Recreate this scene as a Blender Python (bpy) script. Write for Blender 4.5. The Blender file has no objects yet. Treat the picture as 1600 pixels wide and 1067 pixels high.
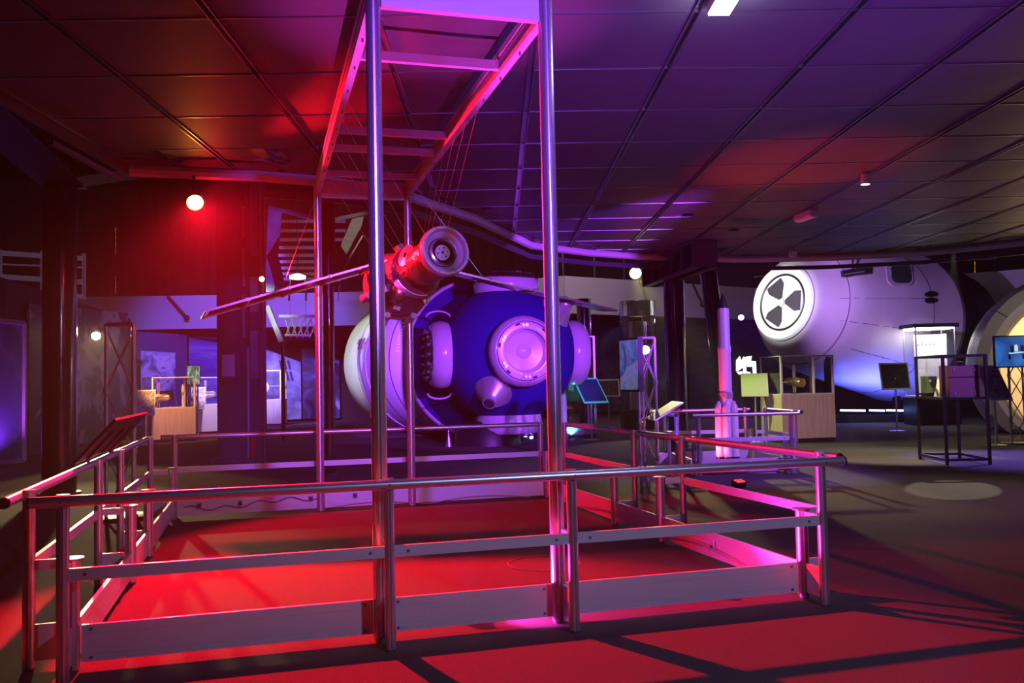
import bpy, bmesh, math, random
from mathutils import Vector, Matrix
random.seed(7)
S = bpy.context.scene
COL = S.collection

# ------------------------------------------------------------------ camera
FPX, CAMH = 1380.0, 1.55
yaw, pitch, roll = (math.radians(a) for a in (0.95, 2.65, -1.22))
fw = Vector((math.sin(yaw)*math.cos(pitch), math.cos(yaw)*math.cos(pitch), math.sin(pitch)))
rt0 = Vector((math.cos(yaw), -math.sin(yaw), 0)); up0 = rt0.cross(fw)
rt = rt0*math.cos(roll) + up0*math.sin(roll); up = -rt0*math.sin(roll) + up0*math.cos(roll)
O = Vector((0, 0, CAMH))
cd = bpy.data.cameras.new('camera'); cam = bpy.data.objects.new('camera', cd); COL.objects.link(cam)
cd.sensor_width = 36; cd.sensor_fit = 'HORIZONTAL'; cd.lens = FPX/1600*36; cd.clip_end = 200
M = Matrix((rt, up, -fw)).transposed().to_4x4(); M.translation = O; cam.matrix_world = M
S.camera = cam

# ------------------------------------------------------------------ world, view
w = bpy.data.worlds.new('world'); S.world = w; w.use_nodes = True
w.node_tree.nodes['Background'].inputs[0].default_value = (0.35, 0.2, 0.7, 1)
w.node_tree.nodes['Background'].inputs[1].default_value = 0.006
vs = w.node_tree.nodes.new('ShaderNodeVolumeScatter'); vs.inputs['Density'].default_value = .0008; vs.inputs['Anisotropy'].default_value = .55   # thin haze filling the hall, added for the glow around the lamps
w.node_tree.links.new(vs.outputs[0], w.node_tree.nodes['World Output'].inputs['Volume'])
S.view_settings.view_transform = 'Standard'; S.view_settings.look = 'None'
S.view_settings.gamma = 1; S.view_settings.exposure = 0; S.view_settings.use_curve_mapping = False

# unseen lights: spots behind the viewpoint, washes and an added hall fill
def lamp(kind, loc, W, color, target=None, angle=60, blend=0.3, radius=0.08, size=None):
    d = bpy.data.lights.new('light', kind); d.energy = W; d.color = color
    if kind == 'SPOT': d.spot_size = math.radians(angle); d.spot_blend = blend; d.shadow_soft_size = radius
    elif kind == 'AREA': d.size = size or 0.5
    else: d.shadow_soft_size = radius
    o = bpy.data.objects.new('light', d); COL.objects.link(o); o.location = loc
    if target is not None:
        o.rotation_euler = (Vector(target)-Vector(loc)).to_track_quat('-Z', 'Y').to_euler()
    return o
RED = (1.0, 0.004, 0.02); VIO = (0.32, 0.08, 1.0); MAG = (1.0, 0.06, 0.85); BLUE = (0.1, 0.06, 1.0)
lamp('SPOT', (4.5, -1.0, 3.9), 820, (0.42, 0.47, 1.0), (0.6, 6.0, 0.9), 48, 0.8, 0.12)
lamp('SPOT', (2.2, -2.0, 4.0), 4600, (0.3, 0.07, 1.0), (-1.2, 11.5, 2.4), 25, 0.5, 0.1)
lamp('SPOT', (2.0, 3.9, 0.15), 1500, (0.28, 0.06, 1.0), (2.0, 6.9, 4.28), 64, 0.9, 0.1)        # violet floor washer at the viewer's feet
lamp('AREA', (3, 27, 9.0), 420, (0.75, 0.5, 0.72), (3, 38, 4.5), size=4)                      # unseen area fill added to brighten the back hall
lamp('SPOT', (-9, 27, 7.5), 6000, (0.16, 0.10, 1.0), (-10.5, 39, 1.8), 60, 0.7, 0.2)           # blue wash on the back murals

# ------------------------------------------------------------------ pixel helpers (1600 x 1067 frame)
def ray(x, y): return fw + rt*((x-800)/FPX) - up*((y-533.5)/FPX)
def G(x, y, z=0.0):
    d = ray(x, y); return O + d*((z-CAMH)/d.z)
def P(x, y, Y):
    d = ray(x, y); return O + d*(Y/d.y)

# ------------------------------------------------------------------ materials
MATS = {}
def mat(name, col, rough=0.5, metal=0.0, emit=None, es=1.0, noise=None, bump=None, coat=0.0, spec=None):
    """noise = (scale, other colour, low, high); bump = (scale, strength)"""
    if name in MATS: return MATS[name]
    m = bpy.data.materials.new(name); m.use_nodes = True; nt = m.node_tree; b = nt.nodes['Principled BSDF']
    b.inputs['Base Color'].default_value = (*col, 1); b.inputs['Roughness'].default_value = rough
    b.inputs['Metallic'].default_value = metal; b.inputs['Coat Weight'].default_value = coat
    b.inputs['Coat Roughness'].default_value = 0.08
    if spec is not None: b.inputs['Specular IOR Level'].default_value = spec
    if emit:
        b.inputs['Emission Color'].default_value = (*emit, 1); b.inputs['Emission Strength'].default_value = es
    tc = nt.nodes.new('ShaderNodeTexCoord')
    if noise:
        n = nt.nodes.new('ShaderNodeTexNoise'); n.inputs['Scale'].default_value = noise[0]; n.inputs['Detail'].default_value = 5
        r = nt.nodes.new('ShaderNodeValToRGB'); r.color_ramp.elements[0].position = noise[2]; r.color_ramp.elements[1].position = noise[3]
        r.color_ramp.elements[0].color = (*col, 1); r.color_ramp.elements[1].color = (*noise[1], 1)
        if len(noise) > 4:
            mp = nt.nodes.new('ShaderNodeMapping'); mp.inputs['Scale'].default_value = noise[4]
            nt.links.new(tc.outputs['Object'], mp.inputs[0]); nt.links.new(mp.outputs[0], n.inputs['Vector'])
        else: nt.links.new(tc.outputs['Object'], n.inputs['Vector'])
        nt.links.new(n.outputs['Fac'], r.inputs[0]); nt.links.new(r.outputs[0], b.inputs['Base Color'])
    if bump:
        n = nt.nodes.new('ShaderNodeTexNoise'); n.inputs['Scale'].default_value = bump[0]; n.inputs['Detail'].default_value = 3
        bp = nt.nodes.new('ShaderNodeBump'); bp.inputs['Strength'].default_value = bump[1]; bp.inputs['Distance'].default_value = bump[2] if len(bump) > 2 else 0.02
        nt.links.new(tc.outputs['Object'], n.inputs['Vector']); nt.links.new(n.outputs['Fac'], bp.inputs['Height']); nt.links.new(bp.outputs[0], b.inputs['Normal'])
    MATS[name] = m; return m
def glass_mat(name, tint=(1, 1, 1), gl=0.06):
    m = bpy.data.materials.new(name); m.use_nodes = True; nt = m.node_tree; nt.nodes.clear()
    o = nt.nodes.new('ShaderNodeOutputMaterial'); mx = nt.nodes.new('ShaderNodeMixShader')
    t = nt.nodes.new('ShaderNodeBsdfTransparent'); t.inputs[0].default_value = (*tint, 1)
    g = nt.nodes.new('ShaderNodeBsdfGlossy'); g.inputs['Roughness'].default_value = 0.03
    lw = nt.nodes.new('ShaderNodeLayerWeight'); lw.inputs['Blend'].default_value = .5
    pw = nt.nodes.new('ShaderNodeMath'); pw.operation = 'POWER'; pw.inputs[1].default_value = 4
    f = nt.nodes.new('ShaderNodeMath'); f.operation = 'MULTIPLY_ADD'; f.inputs[1].default_value = .5; f.inputs[2].default_value = .025
    nt.links.new(lw.outputs['Facing'], pw.inputs[0]); nt.links.new(pw.outputs[0], f.inputs[0])
    nt.links.new(f.outputs[0], mx.inputs[0]); nt.links.new(t.outputs[0], mx.inputs[1]); nt.links.new(g.outputs[0], mx.inputs[2]); nt.links.new(mx.outputs[0], o.inputs[0])
    return m
def mural_mat(name, cols, scale=0.6, detail=8, stretch=(1, 1, 1), stars=False, dist=1.0, rough=0.6):
    """printed picture: noise through a colour ramp, optional stars"""
    m = bpy.data.materials.new(name); m.use_nodes = True; nt = m.node_tree; b = nt.nodes['Principled BSDF']
    b.inputs['Roughness'].default_value = rough
    tc = nt.nodes.new('ShaderNodeTexCoord'); mp = nt.nodes.new('ShaderNodeMapping'); mp.inputs['Scale'].default_value = stretch
    n = nt.nodes.new('ShaderNodeTexNoise'); n.inputs['Scale'].default_value = scale; n.inputs['Detail'].default_value = detail; n.inputs['Distortion'].default_value = dist
    r = nt.nodes.new('ShaderNodeValToRGB'); cr = r.color_ramp
    while len(cr.elements) < len(cols): cr.elements.new(0.5)
    for e, (p, c) in zip(cr.elements, cols): e.position = p; e.color = (*c, 1)
    nt.links.new(tc.outputs['Object'], mp.inputs[0]); nt.links.new(mp.outputs[0], n.inputs['Vector']); nt.links.new(n.outputs['Fac'], r.inputs[0])
    out = r.outputs[0]
    if stars:
        v = nt.nodes.new('ShaderNodeTexVoronoi'); v.inputs['Scale'].default_value = 3.2
        nt.links.new(tc.outputs['Object'], v.inputs['Vector'])
        l = nt.nodes.new('ShaderNodeMath'); l.operation = 'LESS_THAN'; l.inputs[1].default_value = 0.07
        nt.links.new(v.outputs['Distance'], l.inputs[0])
        mx = nt.nodes.new('ShaderNodeMix'); mx.data_type = 'RGBA'
        nt.links.new(l.outputs[0], mx.inputs[0]); nt.links.new(out, mx.inputs[6]); mx.inputs[7].default_value = (.8, .8, .9, 1)
        out = mx.outputs[2]
    nt.links.new(out, b.inputs['Base Color']); return m

ALU = mat('anodised_aluminium', (0.62, 0.62, 0.66), 0.33, 0.85)
ALUB = mat('aluminium_board', (0.60, 0.60, 0.63), 0.42, 0.35, noise=(1.5, (0.55, 0.55, 0.58), .3, .7))
BOLT = mat('bolt_steel', (0.2, 0.2, 0.22), 0.4, 0.9)
BLK = mat('black_plastic', (0.012, 0.012, 0.014), 0.45)
BLKM = mat('black_metal', (0.02, 0.018, 0.022), 0.35, 0.4)
WHT = mat('white_paint', (0.75, 0.75, 0.74), 0.45)
CARPET = mat('carpet', (0.055, 0.052, 0.052), 0.95, noise=(160, (0.125, 0.118, 0.115), .35, .7), bump=(220, .6, .01), spec=0.1)
PANEL = mat('ceiling_metal', (0.10, 0.095, 0.105), 0.55, 0.3, bump=(1.1, .3, .05), spec=.3)
CRAIL = mat('ceiling_rail', (0.30, 0.29, 0.31), 0.28, 0.9)
COLP = mat('glossy_column_paint', (0.01, 0.01, 0.025), 0.16, 0.0, bump=(24, .12, .01), coat=0.6)
STEELD = mat('dark_steel', (0.05, 0.045, 0.065), 0.5, 0.2)
PARA = mat('parapet_white', (0.46, 0.44, 0.45), 0.7)
DARK = mat('dark_wall', (0.018, 0.015, 0.02), 0.8, noise=(1.5, (0.03, 0.02, 0.02), .4, .6))
WOOD = mat('pale_wood', (0.62, 0.50, 0.38), 0.5, noise=(2.2, (0.48, 0.37, 0.26), .35, .7, (9, 9, .6)))
GLASS = glass_mat('case_glass', (.97, .98, .97))
BLUEF = mat('blue_fabric', (0.018, 0.014, 0.26), 0.85, spec=0.08)
RINGW = mat('white_gloss', (0.72, 0.68, 0.72), 0.22, coat=0.3)

# ------------------------------------------------------------------ mesh builder
def frame_from(d, hint=Vector((0, 0, 1))):
    d = Vector(d).normalized()
    if abs(d.dot(hint)) > 0.99: hint = Vector((1, 0, 0))
    x = hint.cross(d).normalized(); y = d.cross(x); return x, y, d
class MB:
    def __init__(s, local=False): s.v = []; s.f = []; s.local = local   # local: already in the parent's frame
    def add(s, vs, fs):
        o = len(s.v); s.v += [Vector(v) for v in vs]; s.f += [tuple(i+o for i in f) for f in fs]; return s
    def box(s, c, size, R=None):
        c = Vector(c); h = Vector(size)/2
        vs = [Vector((x*h.x, y*h.y, z*h.z)) for x in (-1, 1) for y in (-1, 1) for z in (-1, 1)]
        if R is not None: vs = [R @ v for v in vs]
        return s.add([v+c for v in vs], [(0,1,3,2),(4,6,7,5),(0,4,5,1),(2,3,7,6),(0,2,6,4),(1,5,7,3)])
    def bar(s, a, b, wd, ht, hint=Vector((0, 0, 1))):
        """rectangular bar a->b; wd across, ht along hint"""
        a, b = Vector(a), Vector(b); x, y, d = frame_from(b-a, hint); x *= wd/2; y *= ht/2
        return s.add([a-x-y, a+x-y, a+x+y, a-x+y, b-x-y, b+x-y, b+x+y, b-x+y], [(3,2,1,0),(4,5,6,7),(0,1,5,4),(1,2,6,5),(2,3,7,6),(3,0,4,7)])
    def cyl(s, a, b, r0, r1=None, n=16, cap=True):
        r1 = r0 if r1 is None else r1; a, b = Vector(a), Vector(b); x, y, d = frame_from(b-a)
        vs = []
        for c, r in ((a, r0), (b, r1)):
            vs += [c + x*(r*math.cos(2*math.pi*i/n)) + y*(r*math.sin(2*math.pi*i/n)) for i in range(n)]
        fs = [(i, (i+1) % n, n+(i+1) % n, n+i) for i in range(n)]
        if cap: fs += [tuple(range(n-1, -1, -1)), tuple(range(n, 2*n))]
        return s.add(vs, fs)
    def tube(s, pts, r, n=8, closed=False):
        pts = [Vector(p) for p in pts]; k = len(pts); vs = []; fs = []
        px = None
        for i, p in enumerate(pts):
            a = pts[(i-1) % k] if closed or i else p; b = pts[(i+1) % k] if closed or i < k-1 else p
            d = (b-a).normalized()
            if px is None: x, y, _ = frame_from(d)
            else:
                x = (px - d*px.dot(d)).normalized(); y = d.cross(x)
            px = x
            vs += [p + x*(r*math.cos(2*math.pi*j/n)) + y*(r*math.sin(2*math.pi*j/n)) for j in range(n)]
        for i in range(k if closed else k-1):
            i2 = (i+1) % k
            fs += [(i*n+j, i*n+(j+1) % n, i2*n+(j+1) % n, i2*n+j) for j in range(n)]
        if not closed: fs += [tuple(range(n-1, -1, -1)), tuple(range((k-1)*n, k*n))]
        return s.add(vs, fs)
    def lathe(s, prof, n=32, a=(0, 0, 0), d=(0, 0, 1), hint=Vector((0, 0, 1)), cap0=False, cap1=False):
        """prof = [(r, t)...] around axis a + t*d"""
        a = Vector(a); x, y, z = frame_from(d, hint); vs = []; fs = []
        for r, t in prof:
            vs += [a + z*t + x*(r*math.cos(2*math.pi*j/n)) + y*(r*math.sin(2*math.pi*j/n)) for j in range(n)]
        for i in range(len(prof)-1):
            fs += [(i*n+j, i*n+(j+1) % n, (i+1)*n+(j+1) % n, (i+1)*n+j) for j in range(n)]
        if cap0: fs.append(tuple(range(n-1, -1, -1)))
        if cap1: fs.append(tuple(range((len(prof)-1)*n, len(prof)*n)))
        return s.add(vs, fs)
    def prism(s, poly, off):
        """poly: 3-D points, extruded by off"""
        poly = [Vector(p) for p in poly]; off = Vector(off); n = len(poly)
        fs = [(i, (i+1) % n, n+(i+1) % n, n+i) for i in range(n)] + [tuple(range(n-1, -1, -1)), tuple(range(n, 2*n))]
        return s.add(poly + [p+off for p in poly], fs)
    def sphere(s, c, r, nu=24, nv=14):
        c = Vector(c); return s.lathe([(max(1e-4, r*math.sin(math.pi*i/nv)), -r*math.cos(math.pi*i/nv)) for i in range(nv+1)], nu, c)
    def build(s, name, m, parent=None, smooth=False, loc=None):
        me = bpy.data.meshes.new(name)
        if parent is not None and not s.local:
            r = parent
            while r.parent is not None: r = r.parent
            Mi = (Matrix.Translation(r.location) @ r.rotation_euler.to_matrix().to_4x4()).inverted(); s.v = [Mi @ v for v in s.v]
        sh = Vector(loc) if loc is not None else Vector((0, 0, 0))
        me.from_pydata([tuple(v-sh) for v in s.v], [], s.f); me.materials.append(m)
        bm = bmesh.new(); bm.from_mesh(me); bmesh.ops.recalc_face_normals(bm, faces=bm.faces); bm.to_mesh(me); bm.free()
        if smooth:
            for p in me.polygons: p.use_smooth = True
            try: me.set_sharp_from_angle(angle=math.radians(35))
            except Exception: pass
        o = bpy.data.objects.new(name, me); COL.objects.link(o); o.location = sh
        if parent is not None: o.parent = parent
        return o
def tag(o, label=None, cat=None, group=None, kind=None):
    if label: o['label'] = label
    if cat: o['category'] = cat
    if group: o['group'] = group
    if kind: o['kind'] = kind
    return o
def thing(name, label, cat, loc=(0, 0, 0), rz=0.0, group=None):
    o = bpy.data.objects.new(name, None); COL.objects.link(o); o.location = loc; o.rotation_euler = (0, 0, rz); o.empty_display_size = 0.1
    return tag(o, label, cat, group)
def part(name, parent, m, smooth=False):
    """usage: part(...)(mb)"""
    return lambda mb: mb.build(name, m, parent, smooth)
def struct(o): o['kind'] = 'structure'; return o
def V(*a): return Vector(a)
EM = {}
def emis(col, s):
    k = (col, s)
    if k not in EM: EM[k] = mat('glow_%d' % len(EM), (0, 0, 0), 0.5, emit=col, es=s)
    return EM[k]

# a slotted aluminium profile: round section with four grooves, ring count 2
def slot_post(mb, base, h, r, rot=0.0):
    pts = []
    for q in range(4):
        a0 = rot + q*math.pi/2; g = 0.21
        for k in range(5):
            a = a0 + g + (math.pi/2-2*g)*k/4; pts.append((r*math.cos(a), r*math.sin(a)))
        a1 = a0+math.pi/2
        pts += [(0.52*r*math.cos(a1-0.24), 0.52*r*math.sin(a1-0.24)), (0.52*r*math.cos(a1+0.24), 0.52*r*math.sin(a1+0.24))]
    mb.prism([Vector(base)+V(x, y, 0) for x, y in pts], (0, 0, h)); return mb

# =================================================================== SETTING
CZ = CAMH + 2.73                                     # ceiling height 4.28
PW = 1.19                                            # panel pitch
GX0 = -4.42                                          # first grid line (left edge of the ceiling)
fl = MB().box((2, 22, -0.05), (60, 64, 0.1)).build('floor', CARPET); struct(fl)

# outer edge of the low ceiling in plan, from left to right
EDGE = [(-4.42, 10.64), (-3.72, 10.85), (-2.99, 11.03), (-2.1, 11.45), (-1.2, 12.45), (-0.34, 14.2), (0.7, 17.13), (1.95, 18.28), (3.13, 18.98), (5.43, 19.77), (7.61, 19.76), (9.54, 19.23), (10.94, 18.0), (13.0, 15.5), (16.5, 11.0)]
def edge_y(x):
    if x <= EDGE[0][0]: return EDGE[0][1]
    for (x0, y0), (x1, y1) in zip(EDGE, EDGE[1:]):
        if x <= x1:
            t = (x-x0)/(x1-x0); return y0 + (y1-y0)*t
    return EDGE[-1][1]
ceil = bpy.data.objects.new('ceiling', None); COL.objects.link(ceil); struct(ceil)
YS0 = 6.43 - PW*4
def y_line(j): return YS0 + PW*j
for i in range(15):
    for j in range(20):
        x0, x1 = GX0 + PW*i + 0.035, GX0 + PW*(i+1) - 0.035
        y0, y1 = y_line(j) + 0.012, y_line(j+1) - 0.012
        n = 6; mb = MB(); sag = random.uniform(.004, .016); hit = False
        xs = [x0 + (x1-x0)*k/n for k in range(n+1)]
        tops = [min(y1, edge_y(x)-0.02) for x in xs]
        rows = 4
        for k in range(n):
            if tops[k] > y0+0.03 and tops[k+1] > y0+0.03:
                hit = True
                for r in range(rows):
                    q = []
                    for kk, rr in ((k, r), (k+1, r), (k+1, r+1), (k, r+1)):
                        t = rr/rows; yy = y0 + (tops[kk]-y0)*t; sx = kk/n
                        q.append((xs[kk], yy, CZ - sag*16*sx*(1-sx)*t*(1-t)))
                    mb.add(q, [(0, 1, 2, 3)])
        if hit:
            bmv = mb.build('ceiling_panel', PANEL, ceil, True)
            bm = bmesh.new(); bm.from_mesh(bmv.data); bmesh.ops.remove_doubles(bm, verts=bm.verts, dist=1e-4); bm.to_mesh(bmv.data); bm.free()
for i in range(15):
    x = GX0 + PW*i; ye = edge_y(x) - 0.02
    mb = MB()
    for s in (-1, 1): mb.bar((x+s*0.028, YS0, CZ-0.004), (x+s*0.028, ye, CZ-0.004), 0.010, 0.03)
    mb.box((x, (YS0+ye)/2, CZ+0.03), (0.07, ye-YS0, 0.02)); mb.build('grid_rail', CRAIL, ceil)
for j in range(1, 20):
    y = y_line(j)
    xs = [GX0 + k*0.05 for k in range(int(17.5/0.05)) if edge_y(GX0 + k*0.05) > y+0.02]
    if xs: MB().bar((min(xs), y, CZ+0.004), (max(xs), y, CZ+0.004), 0.02, 0.022).build('cross_rail', CRAIL, ceil)
MB().box((4.5, 11, CZ+0.35), (20, 22, 0.3)).build('backing_slab', mat('void', (0.006, 0.006, 0.007), 0.9), ceil) if False else None
# curved edge trim: pale fascia tube with a black cable tray under it
tr = MB().tube([(x, y+0.04, CZ-0.06) for x, y in EDGE], 0.075, 8).build('trim_1', mat('edge_trim', (0.42, 0.40, 0.42), 0.5), None, True); struct(tr)
tr = MB()
for (x0, y0), (x1, y1) in zip(EDGE[2:], EDGE[3:]): tr.bar((x0, y0+0.24, CZ-0.25), (x1, y1+0.24, CZ-0.25), 0.05, 0.09)
tr = tr.build('trim_2', STEELD); struct(tr)
tr = MB().bar((GX0-0.02, YS0, CZ-0.04), (GX0-0.02, 10.62, CZ-0.04), 0.06, 0.16).bar((GX0-0.08, 8.95, CZ-0.19), (GX0-0.08, 10.6, CZ-0.19), 0.05, 0.05).build('trim_3', STEELD); struct(tr)

# walls of the hall, plan polyline
def wall_run(name, pts, z0, z1, m, th=0.2):
    mb = MB()
    for a, b in zip(pts, pts[1:]): mb.bar((a[0], a[1], (z0+z1)/2), (b[0], b[1], (z0+z1)/2), th, z1-z0)
    return struct(mb.build(name, m))
WL = [(-10.3, 8.0), (-10.8, 19.3), (-12.9, 31.0), (-17.6, 36.8)]
wall_run('wall_left', WL, 0, 4.05, DARK)
wall_run('wall_back', [(-17.6, 36.8), (-9.0, 40.6), (2.0, 41.8), (14.0, 40.5), (24.0, 33.0)], 0, 4.05, DARK)
wall_run('wall_right', [(24.0, 33.0), (24.0, 8.0)], 0, 9, DARK)
wall_run('wall_back_upper', [(-30, 39), (-10, 46), (4, 48), (18, 46), (32, 36)], 4.0, 11.5, mat('upper_wall', (0.035, 0.022, 0.018), 0.8, noise=(.8, (0.02, 0.014, 0.012), .4, .6, (3, 3, .4))))
wall_run('wall_left_upper', [(-18, 6), (-20, 30), (-30, 39)], 0, 11.5, DARK)
struct(MB().box((2, 32, 11.6), (64, 36, .2)).build('ceiling_upper', DARK))
# mezzanine: white parapet and the slab behind it
PR = [(-24, 35.0), (-17.7, 36.6), (-11.7, 37.0), (-4.0, 36.6), (0.5, 34.0), (2.5, 32.6), (11.3, 38.4), (19.5, 33.8), (26, 28.0)]
wall_run('wall_parapet', PR, 4.06, 5.45, PARA, 0.14)
mb = MB()
for a, b in zip(PR, PR[1:]): mb.prism([(a[0], a[1]+.08, 4.06), (b[0], b[1]+.08, 4.06), (b[0]*1.18, b[1]+12, 4.06), (a[0]*1.18, a[1]+12, 4.06)], (0, 0, 0.25))
struct(mb.build('ceiling_mezzanine', DARK))
# slim railing standing on the parapet
rl = thing('mezzanine_railing', 'thin black railing above the white mezzanine parapet', 'railing', (6.9, 35.6, 5.45))
for q, (a, b) in enumerate(zip(PR[5:], PR[6:])):
    if q > 1: break
    a = V(*a, 0); b = V(*b, 0)
    for z in (5.95, 6.35): MB().bar(a+V(0, .1, z), b+V(0, .1, z), .04, .05).build('rail_bar', BLKM, rl)
    for k in range(8):
        p = a.lerp(b, k/7.0); MB().bar(p+V(0, .1, 5.45), p+V(0, .1, 6.37), .05, .05).build('railing_post', BLKM, rl)
# orange strip lamps and dark posts on the gallery behind
def strip(label, px_, y0, y1, Y, col, s):
    t = thing('strip_lamp', label, 'lamp', P(px_, y1, Y))
    a, b = P(px_, y0, Y), P(px_, y1, Y)
    MB().bar(a+V(0, .08, 0), b+V(0, .08, 0), .3, .1, V(1, 0, 0)).build('backing', BLKM, t)
    n = 4
    for k in range(n):
        p, q = a.lerp(b, (k+.08)/n), a.lerp(b, (k+.9)/n); MB().bar(p, q, .10, .06, V(0, 1, 0)).build('tube', emis(col, s), t)
strip('dim orange strip lamp on the gallery high above the parapet beside the steel column', 179, 355, 398, 40, (1, .35, .03), .35)
strip('lower dim orange strip lamp standing on the parapet beside the steel column', 179, 432, 459, 40, (1, .35, .03), .3)
strip('orange strip lamp on the gallery beside the white capsule module', 1525, 408, 436, 37, (1, .35, .03), .8)

# =================================================================== COLUMNS
def round_column(label, px0, px1, base_y, top_z, Y=None, group=None):
    b = G((px0+px1)/2, base_y); 
    if Y: b = P((px0+px1)/2, base_y, Y); b.z = 0
    r = (px1-px0)/2/FPX*b.y
    t = thing('support_column', label, 'column', b, 0, group)
    MB(True).lathe([(r, 0), (r, top_z*.5), (r, top_z)], 40).build('shaft', COLP, t, True)
    MB(True).lathe([(r*1.25, 0), (r*1.25, .03), (r*1.02, .05)], 40, cap0=True).build('base_collar', STEELD, t, True)
    return t, b, r
c1, b1, r1 = round_column('thick glossy dark column standing under a ribbed steel bracket', 68, 117, 772, 4.72)
# bracket girder on the left column, running out under the ceiling edge
def girder(root, a, b, wd, z0, z1, ribs, name='bracket'):
    a, b = Vector(a), Vector(b)
    a.z = b.z = 0
    g = MB()
    zt = (z0+z1)/2
    g.bar(a+V(0, 0, zt), b+V(0, 0, zt), wd*.35, z1-z0); g.bar(a+V(0, 0, z0+.02), b+V(0, 0, z0+.02), wd, .04); g.bar(a+V(0, 0, z1-.02), b+V(0, 0, z1-.02), wd, .04)
    o = g.build(name, STEELD, root)
    for k in range(ribs):
        p = a.lerp(b, (k+.05)/(ribs-.9)); x, y, d = frame_from(b-a)
        MB().bar(p - d*.02+V(0, 0, zt), p + d*.02+V(0, 0, zt), wd*.98, z1-z0-.06).build('rib', STEELD, o)
ga = G(-110, 110, 4.72)
girder(c1, (ga.x, ga.y, 0), (b1.x, b1.y+.2, 0), .62, 4.72, 5.5, 6)
girder(c1, (b1.x+.1, b1.y-.1, 0), (b1.x+1.5, b1.y-.75, 0), .5, 4.72, 5.5, 4, 'side_bracket')
c2, b2, r2 = round_column('glossy blue black column with a box girder head near the rocket model', 1044, 1076, 702, 3.72)
girder(c2, (b2.x-.25, b2.y+1.2, 0), (b2.x+.18, b2.y-2.3, 0), .52, 3.72, CZ-.02, 6, 'girder_head')
c3, b3, r3 = round_column('glossy blue column standing behind a gantry post beside the lander frame', 508, 525, 742, 7.0)
c4, b4, r4 = round_column('dark round column behind the blue sphere module', 906, 928, 688, 4.06, 27.0)
# leaning column behind the rocket
t = thing('leaning_column', 'dark leaning steel column tilting behind the rocket model', 'column', P(1140, 690, 22) * 1.0)
a = P(1137, 668, 22.5); b = P(1103, 398, 22.5)
MB().cyl(a, b, .20, .22, 28).build('shaft', COLP, t, True); MB().cyl(V(a.x, a.y, 0), a, .23, .23, 24).build('base_collar', STEELD, t, True)

# built-up steel column with flanges and cable ducts
p = G(371, 722); t = thing('steel_column', 'wide built up steel column with flanges and cable ducts', 'column', (p.x, p.y, 0), math.radians(-8))
sc = mat('column_steel', (0.10, 0.08, 0.12), 0.45, 0.15)
MB(True).box((-.12, 0, 3.5), (.58, .10, 7)).build('flange_plate', sc, t)
MB(True).box((-.40, .22, 3.5), (.05, .5, 7)).build('web_plate', sc, t)
MB(True).box((.19, .1, 3.5), (.08, .34, 7)).build('web_plate', sc, t)
MB(True).box((.38, .22, 3.5), (.24, .3, 7)).build('cable_duct', sc, t)
MB(True).cyl((.26, -.03, 0), (.26, -.03, 2.4), .035).build('conduit', mat('duct_grey', (.25, .22, .3), .5), t)
for z, h in ((1.75, 1.0), (3.15, .75), (4.35, .9), (5.4, .7)): MB(True).box((.37, .055, z+h/2), (.17, .03, h)).build('duct_cover', mat('duct_cover', (.22, .18, .26), .5), t)
for z, h in ((2.6, .9), (3.7, .8), (4.7, .7)): MB(True).box((.2, -.08, z+h/2), (.06, .02, h)).build('web_cover', mat('duct_cover', (.22, .18, .26), .5), t)
MB(True).box((.0, .1, .05), (1.0, .6, .1)).build('base_plate', sc, t)
MB(True).cyl((.34, -.02, .1), (.34, -.02, .62), .07).build('fire_extinguisher', mat('ext_red', (.35, .02, .02), .35), t)
n = MB(True).box((-.16, -.062, 2.03), (.28, .012, .46)).build('notice', mat('notice', (.55, .5, .55), .6), t); tag(n, 'pale paper notice on the column')

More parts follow.
